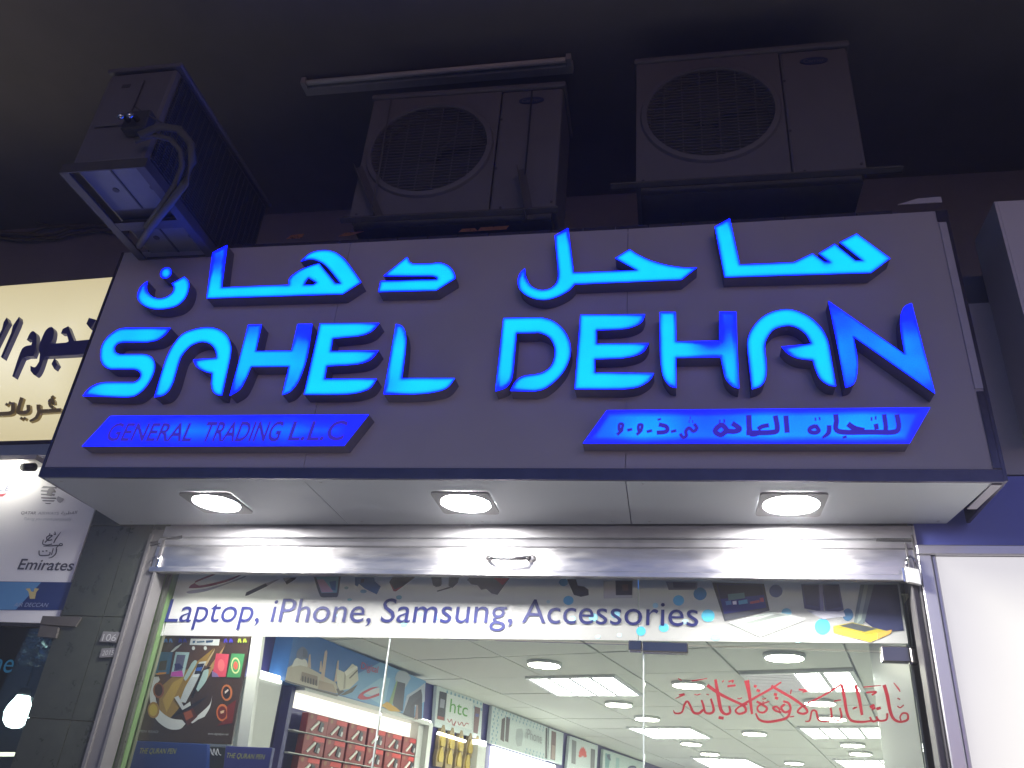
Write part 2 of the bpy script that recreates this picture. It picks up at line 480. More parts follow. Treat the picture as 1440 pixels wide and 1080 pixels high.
# ---- lettering from the built-in font
_AR = {0x627: (0xFE8D, 2), 0x628: (0xFE8F, 4), 0x629: (0xFE93, 2), 0x62A: (0xFE95, 4), 0x62B: (0xFE99, 4), 0x62C: (0xFE9D, 4), 0x62D: (0xFEA1, 4), 0x62E: (0xFEA5, 4),
       0x62F: (0xFEA9, 2), 0x630: (0xFEAB, 2), 0x631: (0xFEAD, 2), 0x632: (0xFEAF, 2), 0x633: (0xFEB1, 4), 0x634: (0xFEB5, 4), 0x635: (0xFEB9, 4), 0x637: (0xFEC1, 4), 0x639: (0xFEC9, 4),
       0x641: (0xFED1, 4), 0x642: (0xFED5, 4), 0x643: (0xFED9, 4), 0x644: (0xFEDD, 4), 0x645: (0xFEE1, 4), 0x646: (0xFEE5, 4), 0x647: (0xFEE9, 4), 0x648: (0xFEED, 2), 0x64A: (0xFEF1, 4)}
def arabic(s):
    out = []
    for i, ch in enumerate(s):
        c = ord(ch)
        if c not in _AR: out.append(ch); continue
        b, n = _AR[c]
        prev = i > 0 and ord(s[i - 1]) in _AR and _AR[ord(s[i - 1])][1] == 4
        nxt = i < len(s) - 1 and ord(s[i + 1]) in _AR and n == 4
        out.append(chr(b + (3 if prev and nxt else 1 if prev else 2 if nxt else 0)))
    return ''.join(reversed(out))

_tc = {}
def glyphs(s, bold=0.0):
    k = (s, bold)
    if k in _tc: return _tc[k]
    cu = bpy.data.curves.new('text', 'FONT'); cu.body = s; cu.resolution_u = 4; cu.offset = bold
    o = bpy.data.objects.new('text', cu); COL.objects.link(o)
    dg = bpy.context.evaluated_depsgraph_get(); dg.update()
    me = o.evaluated_get(dg).to_mesh()
    v = np.array([x.co[:2] for x in me.vertices]); f = [tuple(p.vertices) for p in me.polygons]
    o.evaluated_get(dg).to_mesh_clear()
    bpy.data.objects.remove(o); bpy.data.curves.remove(cu)
    _tc[k] = (v, f); return _tc[k]
CAP = None
def text(name, s, P, bl, br, cap, off, m, parent, shear=0.0, thick=0.0, base0=None, fit=False):
    """S written from photo pixel BL to BR (its baseline); CAP is a photo pixel at the height of a capital (fit: of the ink)."""
    global CAP
    if CAP is None:
        CAP = glyphs('H')[0][:, 1].max()
    v, f = glyphs(s, thick); x0, x1 = v[:, 0].min(), v[:, 0].max()
    A, B, T = P.hit(*bl, off), P.hit(*br, off), P.hit(*cap, off)
    L = B[0] - A[0]; hgt = T[1] - A[1]
    yb, yt = (v[:, 1].min(), v[:, 1].max()) if fit else (0.0, CAP)
    sc = hgt / (yt - yb)
    pts = []
    for x, y in v:
        q = (x - x0) / (x1 - x0)
        pts.append(P.w(A[0] + L * q + shear * (y - yb) * sc, A[1] + (B[1] - A[1]) * q + (y - yb) * sc, off))
    return obj(name, pts, f, m, parent)

def copy_tree(o, parent=None):
    c = o.copy(); COL.objects.link(c); c.parent = parent
    for ch in list(o.children): copy_tree(ch, c)
    return c

# ================================================================== the setting
def quad(name, x0, x1, y0, y1, z, m):
    return struct(obj(name, [(x0, y0, z), (x1, y0, z), (x1, y1, z), (x0, y1, z)], [(0, 1, 2, 3)], m))
quad('ground', -40, 40, -40, 40, -0.16, M['asphalt'])
quad('road', -39, 39, -9.5, -2.6, -0.15, M['asphalt'])
g = G().box(-32, 32, -2.42, 3.0, -0.14, 0.0); struct(g.build('pavement', M['pave']))
g = G()
for i in range(60): g.box(-30 + i, -30 + i + 0.985, -2.6, -2.425, -0.15, 0.004)
struct(g.build('kerb', M['kerb']))

TOP = 3.52 + EYE
fa_l = FAC.hit(1300, 880)[0]
g = G().box(-14, 12, -2.4, 3.95, TOP, TOP + 0.25); struct(g.build('canopy_ceiling', M['concrete']))
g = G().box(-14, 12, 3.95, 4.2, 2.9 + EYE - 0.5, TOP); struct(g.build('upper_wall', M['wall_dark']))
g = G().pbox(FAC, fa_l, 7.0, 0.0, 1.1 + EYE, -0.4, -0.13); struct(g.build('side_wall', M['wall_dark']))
# floor slab over the shops, behind the signs
def fx(x): return FAC.o[1] + (x - FAC.o[0]) * (FAC.a[1] / FAC.a[0])      # y of the shop front at x
g = G().hexa([(-14, fx(-14) + 0.1, 2.05 + EYE), (12, fx(12) + 0.1, 2.05 + EYE), (12, fx(12) + 0.1, 2.25 + EYE), (-14, fx(-14) + 0.1, 2.25 + EYE),
              (-14, 4.0, 2.05 + EYE), (12, 4.0, 2.05 + EYE), (12, 4.0, 2.25 + EYE), (-14, 4.0, 2.25 + EYE)])
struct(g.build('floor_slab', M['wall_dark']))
# wall band between shutter head and slab
g = G().pbox(FAC, -1.0, 7.0, 1.105 + EYE, 2.045 + EYE, -0.35, -0.12); struct(g.build('front_wall', M['front_paint']))
g = G().pbox(FAC, 3.40, 7.0, 1.29 + EYE, 2.045 + EYE, -0.119, 0.0); struct(g.build('front_wall', M['front_paint']))

# ================================================================== the blue-lit shop sign
SX0, SX1, SZ0, SZ1, SY = -2.455, 1.05, 1.1 + EYE, 2.213 + EYE, 2.685
sign = thing('shop_sign', 'large grey box sign with blue lit letters above the shop entrance', 'shop sign', ((SX0 + SX1) / 2, SY, SZ0))
seams = [SX0, -1.3483, -0.149, SX1]
def top_edge(x): return SZ1 - 0.012 * math.sin(math.pi * (x - SX0) / (SX1 - SX0))     # the top edge sags a little
for i in range(3):
    x0, x1 = seams[i] + (0.0012 if i else 0), seams[i + 1] - (0.0012 if i < 2 else 0)
    g = G().hexa([(x0, SY, SZ0 + 0.042), (x1, SY, SZ0 + 0.042), (x1, SY, top_edge(x1)), (x0, SY, top_edge(x0)),
                  (x0, SY + 0.004, SZ0 + 0.042), (x1, SY + 0.004, SZ0 + 0.042), (x1, SY + 0.004, top_edge(x1)), (x0, SY + 0.004, top_edge(x0))])
    g.build('front_panel', M['acp'], sign)
G().box(SX0, SX1, SY - 0.003, SY + 0.01, SZ0 - 0.002, SZ0 + 0.040).build('bottom_trim', M['trim_dark'], sign)
# soffit panels, with joints
def bk(x): return fx(x) - 0.004
for i in range(3):
    x0, x1 = seams[i] + (0.0015 if i else 0.004), seams[i + 1] - (0.0015 if i < 2 else 0.03)
    xb0, xb1 = x0 - (0.02 if i == 0 else 0), x1 - (0.035 if i == 2 else 0)
    g = G().hexa([(x0, SY + 0.012, SZ0), (x1, SY + 0.012, SZ0), (xb1, bk(x1), SZ0), (xb0, bk(x0), SZ0),
                  (x0, SY + 0.012, SZ0 + 0.004), (x1, SY + 0.012, SZ0 + 0.004), (xb1, bk(x1), SZ0 + 0.004), (xb0, bk(x0), SZ0 + 0.004)])
    sp = g.build('soffit_panel', M['acp_soffit'], sign)
    for (u, v) in ((0.06, 0.93), (0.94, 0.93), (0.05, 0.08), (0.5, 0.93)):
        sx = x0 + (x1 - x0) * u; sy = SY + (bk(sx) - SY) * v
        G().lathe((sx, sy, SZ0 - 0.0025), [(0.004, 0), (0.006, 0.0022)], 10).build('screw', M['steel_dull'], sp)
# sides, top, edge strips
for sx, nm in ((SX0 - 0.012, 'side_panel'), (SX1 + 0.0005, 'side_panel')):
    G().box(sx, sx + 0.0115, SY - 0.003, bk(sx) - 0.002, SZ0 + 0.001, SZ1).build(nm, M['trim_dark'], sign)
G().box(SX0 + 0.001, SX1 - 0.001, SY + 0.006, bk(0) - 0.15, SZ1 - 0.03, SZ1 - 0.022).build('top_panel', M['acp'], sign)
def zz(px, py): return SIGN.hit(px, py)[1]
G().box(SX1 - 0.027, SX1 - 0.001, SY - 0.005, SY - 0.0005, zz(1383, 547), zz(1328, 314)).build('edge_strip', M['trim_pale'], sign)
G().box(SX1 - 0.030, SX1, SY - 0.0045, SY - 0.0006, zz(1328, 312), SZ1 - 0.001).build('edge_strip', M['trim_dark'], sign)
G().box(SX1 - 0.024, SX1 - 0.001, SY - 0.0045, SY - 0.0006, SZ0 + 0.044, zz(1385, 551)).build('edge_strip', M['trim_dark'], sign)
g = G().hexa([(SX1 - 0.032, SY + 0.02, SZ0 - 0.0045), (SX1, SY + 0.02, SZ0 - 0.0045), (SX1 - 0.012, SY + 0.24, SZ0 - 0.0045), (SX1 - 0.042, SY + 0.24, SZ0 - 0.0045),
              (SX1 - 0.032, SY + 0.02, SZ0 - 0.0005), (SX1, SY + 0.02, SZ0 - 0.0005), (SX1 - 0.012, SY + 0.24, SZ0 - 0.0005), (SX1 - 0.042, SY + 0.24, SZ0 - 0.0005)])
g.build('edge_strip', M['trim_pale'], sign)
# thin mirror strip along the top edge with orange reflections painted on as small metal pieces
g = G(); n = 24
for i in range(n):
    x0 = SX0 + 0.12 + (SX1 - SX0 - 0.3) * i / n; x1 = SX0 + 0.12 + (SX1 - SX0 - 0.3) * (i + 0.97) / n
    g.hexa([(x0, SY - 0.001, top_edge(x0) + 0.001), (x1, SY - 0.001, top_edge(x1) + 0.001), (x1, SY - 0.001, top_edge(x1) + 0.016), (x0, SY - 0.001, top_edge(x0) + 0.016),
            (x0, SY + 0.01, top_edge(x0) + 0.001), (x1, SY + 0.01, top_edge(x1) + 0.001), (x1, SY + 0.01, top_edge(x1) + 0.016), (x0, SY + 0.01, top_edge(x0) + 0.016)])
g.build('top_trim', M['trim_dark'], sign)
for quadpx in ([(403, 336.5), (424, 335.5), (428, 329.5), (410, 331)], [(476, 333), (492, 332), (512, 326), (486, 328)], [(645, 327), (672, 325.5), (668, 321.5), (650, 322.5)], [(672, 325.5), (712, 323), (716, 318), (676, 320.5)]):
    pts = [SIGN.hit(x, y) for x, y in quadpx]
    G().pquad(SIGN, [tuple(p) for p in pts], 0.002, 0.0035).build('foil_or_glint', M['orange_glint'], sign)
pts = [tuple(SIGN.hit(x, y)) for x, y in ((1263, 287), (1325, 283.5), (1323.5, 276), (1291, 278.5))]
G().pquad(SIGN, pts, -0.006, -0.002).build('foil_or_glint', M['trim_pale'], sign)

# ---- the letters, traced in the plane of the sign
LN = 0.065
def letter(label, contours, dim=(), m=CYAN, name='letter', reach=0.0155, cap=0.95):
    c = [local(SIGN, outline(k), LN) for k in contours]
    rt = solid(name, SIGN, c, 0.0005, LN - 0.001, M['return'], sign); rt['label'] = label
    # a thin edge of darker blue all round: fall-off of the light, painted into the face's emission
    dd = [tuple(SIGN.hit(d[0], d[1], LN)) + (d[2], d[3]) for d in dim]
    lit_face(name + '_face', SIGN, c, LN + 0.001, m, rt, reach=reach, dim=dd, cap=cap)
    return rt
A2 = (100, 320, 4.8); A3 = (380, 320, 4.8)
letter('Arabic dot of the letter nun', [ell(233.4, 384, 8.6, 7.0, 18, -0.7)], [(233, 384, 0.05, 0.35)])
letter('Arabic letter nun', [crop([(518, 362), (480, 390, 1), (455, 430, 1), (450, 480, 1), (490, 525, 1), (560, 550, 1), (640, 548, 1), (720, 525, 1), (775, 470, 1), (797, 400, 1), (790, 358, 1), (765, 333),
        (680, 378), (693, 405, 1), (685, 440, 1), (640, 472, 1), (590, 480, 1), (545, 465, 1), (518, 435, 1), (511, 400, 1)], *A2)], [(200, 405, 0.06, 0.6), (258, 394, 0.05, 0.25)])
ha = [(299, 355.4), (319.8, 344.6), (312, 404.4)] + crop([(128, 388), (124, 362, 1), (145, 328, 1), (200, 290, 1), (265, 262, 1), (331, 243), (440, 378), (475, 378), (385, 268, 1), (330, 228, 1), (270, 214, 1), (205, 230),
        (270, 175, 1), (350, 155, 1), (430, 165, 1), (500, 213, 1), (560, 290, 1), (615, 370), (490, 450)], *A3) + [(290.6, 419.6)]
letter('Arabic letters ha and alif joined', [ha, crop([(258, 341), (312, 372), (292, 386), (230, 388), (238, 368)], *A3)], [(305, 365, 0.10, 0.75), (318, 385, 0.06, 0.2), (410, 392, 0.05, 0.4)])
letter('Arabic letter dal', [crop([(925, 200), (940, 232), (965, 247), (1080, 245), (1150, 239, 1), (1210, 265, 1), (1243, 310, 1), (1249, 345), (1120, 425), (730, 435), (745, 362), (1125, 352), (1127, 338), (1095, 327), (765, 328)], *A3)])
B1 = (700, 290, 4.8); B2 = (980, 290, 4.8)
letter('Arabic letters ha and lam joined', [crop([(385, 200), (475, 148), (513, 448), (600, 447), (940, 433), (793, 352), (890, 292), (950, 330, 1), (1040, 370, 1), (1150, 400, 1), (1260, 415, 1), (1345, 415), (1240, 497), (520, 528),
        (480, 570, 1), (400, 612, 1), (310, 632, 1), (220, 615, 1), (155, 570, 1), (135, 510, 1), (150, 455, 1), (183, 420), (190, 475, 1), (225, 540, 1), (290, 567, 1), (350, 558, 1), (392, 525, 1), (408, 480), (408, 440)], *B1)],
       [(795, 325, 0.05, 0.5), (735, 385, 0.06, 0.4)])
letter('Arabic letters sin and alif joined', [crop([(120, 140), (222, 82), (290, 395), (655, 380), (780, 320), (862, 378), (897, 378), (822, 320), (930, 255), (1070, 368), (1120, 368), (962, 245), (1078, 187), (1305, 353), (1175, 450), (187, 480)], *B2)],
       [(1020, 312, 0.05, 0.4), (1163, 372, 0.018, 0.3)])
A4 = (100, 440, 6.0); A5 = (300, 440, 4.0)
letter('capital letter S', [crop([(840, 128), (460, 128), (400, 140, 1), (320, 195, 1), (265, 270, 1), (248, 360, 1), (265, 430, 1), (310, 468, 1), (345, 476), (520, 476), (560, 485, 1), (587, 515, 1), (577, 555, 1), (540, 583, 1), (500, 586), (290, 586),
        (220, 600, 1), (150, 640, 1), (98, 702), (470, 712), (540, 700, 1), (610, 650, 1), (670, 570, 1), (705, 480, 1), (702, 410, 1), (665, 365, 1), (610, 350), (410, 350), (375, 330, 1), (370, 290, 1), (393, 260, 1), (430, 250), (640, 248), (720, 232, 1), (790, 190, 1)], *A4)],
       [(170, 463, 0.12, 0.35), (230, 465, 0.05, 0.4), (120, 557, 0.06, 0.5)])
letter('capital letter A with open bowl', [crop([(702, 712), (760, 520, 1), (800, 395, 1), (850, 290, 1), (930, 190, 1), (1030, 143, 1), (1150, 123, 1), (1250, 143, 1), (1320, 200, 1), (1350, 285, 1), (1345, 370), (1275, 697), (1230, 690, 1), (1197, 660, 1), (1182, 600), (1190, 510),
        (1130, 495, 1), (1060, 455, 1), (1030, 395), (1228, 383), (1222, 330, 1), (1195, 280, 1), (1150, 252, 1), (1090, 247, 1), (1010, 280, 1), (945, 350, 1), (915, 410, 1), (865, 580), (830, 650, 1), (780, 695, 1)], *A4)],
       [(272, 507, 0.04, 0.5), (222, 558, 0.06, 0.3)])
letter('capital letter H', [crop([(197, 68), (273, 66), (240, 216), (440, 214), (475, 64), (557, 63), (532, 230, 1), (503, 330, 1), (470, 400, 1), (430, 445, 1), (388, 462), (425, 302), (213, 303), (185, 370, 1), (150, 430, 1), (92, 467), (145, 270)], *A5)],
       [(432, 460, 0.10, 0.75), (355, 460, 0.06, 0.35), (330, 552, 0.07, 0.4), (405, 545, 0.06, 0.3)], cap=0.62)
letter('capital letter E of the first word', [crop([(600, 60), (935, 58), (890, 105, 1), (830, 128, 1), (740, 138), (673, 145), (662, 216), (930, 212), (890, 260, 1), (830, 285, 1), (740, 295), (640, 300), (627, 372), (920, 372), (880, 425, 1), (800, 452, 1), (700, 460), (510, 460)], *A5)],
       [(525, 500, 0.05, 0.4), (525, 457, 0.04, 0.3)])
letter('capital letter L', [crop([(1028, 63), (1065, 78, 1), (1083, 130, 1), (1080, 220, 1), (1062, 368), (1360, 368), (1310, 425, 1), (1220, 450, 1), (1120, 458), (958, 458)], *A5)], [(560, 462, 0.07, 0.5), (545, 540, 0.06, 0.45)])
B3 = (680, 420, 5.54); B4 = (900, 420, 6.545); B5 = (1080, 410, 5.538)
letter('capital letter D with open foot', [crop([(155, 153), (450, 148), (540, 175, 1), (620, 240, 1), (668, 330, 1), (678, 430, 1), (640, 540, 1), (570, 630, 1), (480, 700, 1), (400, 722), (208, 718), (250, 645, 1), (310, 605, 1), (400, 592), (470, 572, 1), (530, 520, 1), (555, 440, 1), (550, 370, 1), (510, 300, 1), (440, 268, 1), (400, 267), (258, 268),
        (232, 560), (215, 640, 1), (170, 695, 1), (92, 722)], *B3)], [(698, 548, 0.05, 0.6), (722, 549, 0.05, 0.3)])
letter('capital letter E of the second word', [crop([(755, 127), (1258, 123), (1230, 185, 1), (1150, 225, 1), (1060, 240), (882, 247), (882, 352), (1288, 348), (1250, 410, 1), (1180, 445, 1), (1080, 465), (868, 473), (868, 578), (1328, 582), (1290, 640, 1), (1200, 690, 1), (1080, 707), (710, 705)], *B3)],
       [(905, 446, 0.05, 0.45), (910, 488, 0.04, 0.35), (918, 530, 0.04, 0.35)])
letter('capital letter H with a dim right post', [crop([(182, 125), (328, 125), (333, 395), (730, 390), (733, 120), (885, 122), (893, 400), (912, 828), (850, 805, 1), (790, 740, 1), (765, 650, 1), (742, 540), (333, 545), (333, 822), (270, 800, 1), (215, 720, 1), (192, 600, 1), (185, 480)], *B4)],
       [(1022, 455, 0.13, 0.85), (995, 482, 0.06, 0.5), (940, 440, 0.05, 0.25), (1035, 540, 0.08, 0.35), (946, 545, 0.05, 0.3)])
letter('capital letter A with open bowl', [crop([(1030, 835), (990, 470), (990, 390, 1), (1020, 300, 1), (1090, 205, 1), (1190, 135, 1)], *B4) + crop([(130, 140, 1), (230, 155, 1), (330, 205, 1), (410, 280, 1), (455, 355, 1), (475, 420), (530, 738), (470, 728, 1), (405, 680, 1), (370, 610, 1), (348, 535), (230, 520, 1), (150, 480, 1), (105, 430), (320, 410), (335, 403),
        (290, 330, 1), (220, 280, 1), (145, 267, 1), (52, 292, 1)], *B5) + crop([(1180, 345, 1), (1150, 430, 1), (1160, 560, 1), (1165, 660, 1), (1150, 750, 1), (1110, 805, 1)], *B4)], [(1105, 490, 0.05, 0.5)])
letter('capital letter N with pointed foot', [crop([(470, 75), (1065, 490), (1035, 310, 1), (1033, 195, 1), (1062, 120, 1), (1118, 92), (1300, 795), (665, 352), (690, 480, 1), (697, 580, 1), (685, 680, 1), (655, 730, 1), (603, 748), (540, 420)], *B5)],
       [(1165, 425, 0.08, 0.25), (1280, 430, 0.09, 0.3), (1195, 540, 0.09, 0.2), (1312, 552, 0.05, 0.3)], cap=0.31)
bar1 = letter('left slanted bar with violet Latin lettering', [[(155.5, 585), (519, 583), (484, 627), (115, 628)]], [(130, 615, 0.22, 0.55), (500, 592, 0.16, 0.45), (165, 587, 0.12, 0.3), (330, 584, 0.10, 0.2)], BAR, 'name_bar', 0.10)
bar2 = letter('right slanted bar with violet Arabic lettering', [[(853.5, 577), (1308, 573.2), (1279, 623.8), (819.4, 623.8)]], [(845, 610, 0.12, 0.35), (1000, 580, 0.14, 0.55), (1295, 580, 0.12, 0.6), (1150, 576, 0.16, 0.25)], BAR, 'name_bar', 0.029)
text('lettering', 'GENERAL', SIGN, (147, 619.5), (268, 620), (153, 595.5), LN + 0.003, INK_LIT, bar1, shear=0.12, thick=0.022)
text('lettering', 'TRADING', SIGN, (281, 620.5), (391, 620), (284, 594), LN + 0.003, INK_LIT, bar1, shear=0.12, thick=0.022)
text('lettering', 'L.L.C', SIGN, (404, 619), (482, 618.5), (409, 593), LN + 0.003, INK_LIT, bar1, shear=0.12, thick=0.022)
B6 = (800, 560, 5.143); B7 = (1060, 560, 5.143)
def st(pts, w, c): return (crop(pts, *c), [x / c[2] for x in w] if isinstance(w, list) else w / c[2])
AR2 = [st([(1035, 115), (1048, 210), (1010, 245), (860, 245), (615, 240), (598, 160), (592, 115)], 22, B7), st([(942, 115), (955, 205), (950, 240)], 20, B7), st([(882, 185), (890, 225)], 20, B7),
       st([(680, 185), (730, 218), (800, 235)], 24, B7), st([(655, 272), (660, 290)], 18, B7), st([(845, 150), (858, 150)], 16, B7), st([(875, 142), (888, 142)], 16, B7),
       st([(545, 195), (540, 250), (495, 288)], [20, 20, 8], B7), st([(445, 195), (470, 235), (440, 250), (405, 240), (410, 215), (450, 200)], 18, B7), st([(440, 152), (452, 150)], 14, B7), st([(470, 148), (482, 146)], 14, B7),
       st([(232, 125), (242, 250)], 22, B7), st([(155, 125), (170, 215), (145, 245), (0, 250), (-55, 250)], 22, B7), st([(110, 195), (60, 205), (30, 225)], 18, B7),
       st([(1300, 120), (1312, 250), (1370, 250)], 24, B6), st([(1180, 180), (1235, 220), (1200, 240), (1140, 240), (1100, 265), (1060, 245), (1070, 215), (1110, 195), (1150, 240)], 22, B6), st([(1085, 168), (1097, 168)], 16, B6), st([(1117, 165), (1130, 165)], 16, B6),
       st([(905, 185), (925, 215), (900, 240), (870, 215), (845, 240), (850, 270), (825, 285), (805, 255)], 15, B6), st([(866, 168), (874, 168)], 12, B6), st([(890, 168), (898, 168)], 12, B6), st([(874, 142), (882, 142)], 12, B6),
       st([(755, 228), (760, 248)], 24, B6), st([(650, 190), (705, 205), (705, 240), (635, 250)], 18, B6), st([(652, 145), (656, 160)], 16, B6), st([(580, 228), (585, 248)], 24, B6),
       st([(520, 240), (530, 195), (505, 195), (505, 235), (525, 230), (490, 265)], 13, B6), st([(437, 218), (442, 238)], 22, B6), st([(378, 240), (390, 190), (365, 190), (365, 232), (385, 230), (348, 265)], 13, B6)]
AR2 = [(p, [x * 1.7 for x in w] if isinstance(w, list) else w * 1.7) for p, w in AR2]
strokes('lettering', SIGN, AR2, LN + 0.003, INK_LIT, bar2)

M['lamp_plate'] = mat('grey lamp plate', (0.30, 0.30, 0.31), 0.5, var=0.08)
# ---- three square downlights in the soffit
def downlight():
    r = bpy.data.objects.new('downlight', None); link(r)
    g = G(); w = 0.113; k = 0.018; ring = []
    for cx, cy, a0 in ((w - k, w - k, 0), (-(w - k), w - k, 90), (-(w - k), -(w - k), 180), (w - k, -(w - k), 270)):
        for t in range(5):
            a = math.radians(a0 + 22.5 * t); ring.append((cx + k * math.cos(a), cy + k * math.sin(a)))
    n = len(ring); seg = 32
    circ = [(0.098 * math.cos(2 * math.pi * i / seg), 0.098 * math.sin(2 * math.pi * i / seg)) for i in range(seg)]
    vs, fs = fill([ring, circ])
    g.add([(x, y, -0.008) for x, y in vs], fs)
    g.add([(x, y, -0.008) for x, y in ring] + [(x, y, 0) for x, y in ring], [(i, (i + 1) % n, n + (i + 1) % n, n + i) for i in range(n)])
    g.add([(x, y, -0.008) for x, y in circ] + [(x * 0.96, y * 0.96, -0.003) for x, y in circ], [(i, (i + 1) % seg, seg + (i + 1) % seg, seg + i) for i in range(seg)])
    obj('plate', g.v, g.f, M['lamp_plate'], r)
    obj('lamp', [(x * 0.958, y * 0.958, -0.0035) for x, y in circ], [tuple(range(seg))[::-1]], DISC, r)
    return r
dl = downlight()
for k, ((px, py), lab) in enumerate((((305, 706), 'round lamp in square plate under the sign, below the violet Latin lettering bar'), ((655, 706), 'round lamp in square plate under the sign, above the roller shutter handle'), ((1112, 708), 'round lamp in square plate under the sign, nearest the padlock end'))):
    o = dl if k == 0 else copy_tree(dl)
    p = at_height(px, py, 1.1); o.location = (p[0], p[1], SZ0 - 0.0005)
    tag(o, lab, 'downlight', 'square downlights under the shop sign')

# ================================================================== roller shutter, guides, padlock
def fa(px, py, off=0.0): return FAC.hit(px, py, off)
aL, aR = fa(222, 770)[0], fa(1289, 774)[0]
zT = SZ0 - 0.004
sh = thing('roller_shutter', 'rolled up steel shutter with curved handle under the sign', 'roller shutter', FAC.w((aL + aR) / 2, zT - 0.23, 0))
def profile(name, prof, m, parent, a0=aL, a1=aR, tilt=0.0, nseg=40, wob=0.0):
    """A sheet extruded along the shop front; prof = [(offset, height)]."""
    g = G(); n = len(prof)
    rnd = random.Random(name)
    vs = []
    for i in range(nseg + 1):
        a = a0 + (a1 - a0) * i / nseg; dz = tilt * i / nseg
        for (o2, z) in prof:
            vs.append(FAC.w(a, z + dz, o2 + wob * (rnd.random() - 0.5)))
    fs = [(i * n + j, (i + 1) * n + j, (i + 1) * n + j + 1, i * n + j + 1) for i in range(nseg) for j in range(n - 1)]
    g.add(vs, fs)
    return g.build(name, m, parent, smooth=False)
z1 = fa(700, 757)[1]; z2 = fa(700, 770.5)[1]; z3 = fa(700, 803)[1]; z4 = fa(700, 812)[1]
profile('hood', [(-0.04, zT), (0.0, zT - 0.003), (0.003, z1 + 0.004), (-0.006, z1)], M['steel_dull'], sh, a0=aL + 0.01)
profile('slat', [(-0.008, z1 - 0.001), (0.004, z1 - 0.006), (0.009, (z1 + z2) / 2), (0.004, z2 + 0.006), (-0.008, z2)], M['steel_dull'], sh)
lb = profile('bottom_rail', [(-0.012, z2 - 0.001), (0.004, z2 - 0.004), (0.006, (z2 + z3) / 2), (0.005, z3), (0.016, z3 - 0.005), (0.016, z4 + 0.003), (0.012, z4), (-0.03, z4 + 0.004)], M['steel'], sh, tilt=0.004, wob=0.0005)
# handle
hz = fa(714, 786)[1]; h0, h1 = fa(683, 785, 0.03)[0], fa(744, 785, 0.03)[0]
hd = G()
path = [FAC.w(h0, hz, 0.008), FAC.w(h0 + 0.012, hz - 0.004, 0.03), FAC.w(h0 + 0.03, hz - 0.010, 0.045)] + [FAC.w(h0 + 0.03 + (h1 - h0 - 0.06) * t, hz - 0.012, 0.047) for t in (0.25, 0.5, 0.75)] + [FAC.w(h1 - 0.03, hz - 0.010, 0.045), FAC.w(h1 - 0.012, hz - 0.004, 0.03), FAC.w(h1, hz, 0.008)]
hd.tube(path, [0.010, 0.009, 0.0085, 0.008, 0.008, 0.008, 0.0085, 0.009, 0.010], 10)
ho = hd.build('handle', M['handle'], sh, smooth=True)
for a in (h0 - 0.004, h1 + 0.004):
    g = G(); seg = 16
    c = [FAC.w(a + 0.020 * math.cos(2 * math.pi * i / seg), hz + 0.016 * math.sin(2 * math.pi * i / seg), 0.0075) for i in range(seg)]
    c2 = [FAC.w(a + 0.012 * math.cos(2 * math.pi * i / seg), hz + 0.010 * math.sin(2 * math.pi * i / seg), 0.017) for i in range(seg)]
    g.add(c + c2, [(i, (i + 1) % seg, seg + (i + 1) % seg, seg + i) for i in range(seg)] + [tuple(seg + i for i in range(seg))])
    g.build('handle_mount', M['handle'], ho)
# latch at the left end
la = fa(221, 792)[0]; lz = fa(221, 792)[1]
g = G().pbox(FAC, la + 0.010, la + 0.024, lz - 0.035, lz + 0.028, 0.004, 0.016)
lt = g.build('latch', M['chrome_soft'], sh); bevel(lt, 0.003)
g = G().tube([FAC.w(la - 0.022, lz - 0.005, 0.014), FAC.w(la - 0.018, lz + 0.018, 0.016), FAC.w(la - 0.004, lz + 0.024, 0.016), FAC.w(la + 0.012, lz + 0.014, 0.014)], 0.004, 8)
g.build('latch_hook', M['chrome_soft'], lt, smooth=True)
# dark tape on the hood ends
for pts in ([(204, 764), (256, 752.5), (256, 757), (210, 768)], [(1233, 757), (1282, 760), (1282, 764.5), (1232, 761)]):
    q = [tuple(FAC.hit(x, y, 0.006)) for x, y in pts]
    G().pquad(FAC, q, 0.0045, 0.006).build('tape_strip', M['dark'], sh)

def guide(label, aout, ain, dirn):
    zb, zt = 0.0, zT - 0.02
    t = thing('shutter_guide', label, 'shutter guide', FAC.w((aout + ain) / 2, 0, 0), 'steel shutter guides at the shop entrance')
    G().pbox(FAC, aout, ain, zb, zt, -0.06, -0.002).build('channel', M['guide'], t)
    d = (ain - aout)
    G().pbox(FAC, min(ain, ain - d * 0.14), max(ain, ain - d * 0.14), zb, zt - 0.05, -0.0018, 0.012).build('lip', M['guide'], t)
    G().pbox(FAC, min(aout, aout + d * 0.16), max(aout, aout + d * 0.16), zb, zt - 0.02, -0.0018, 0.010).build('lip', M['guide'], t)
    return t
g0, g1 = fa(179, 866)[0], fa(204, 866)[0]
guide('steel shutter guide between the granite pillar and the glass', g0, g1, 1)
g2, g3 = fa(1290, 880)[0], fa(1303, 880)[0]
guide('steel shutter guide beside the white light box', g3, g2, -1)

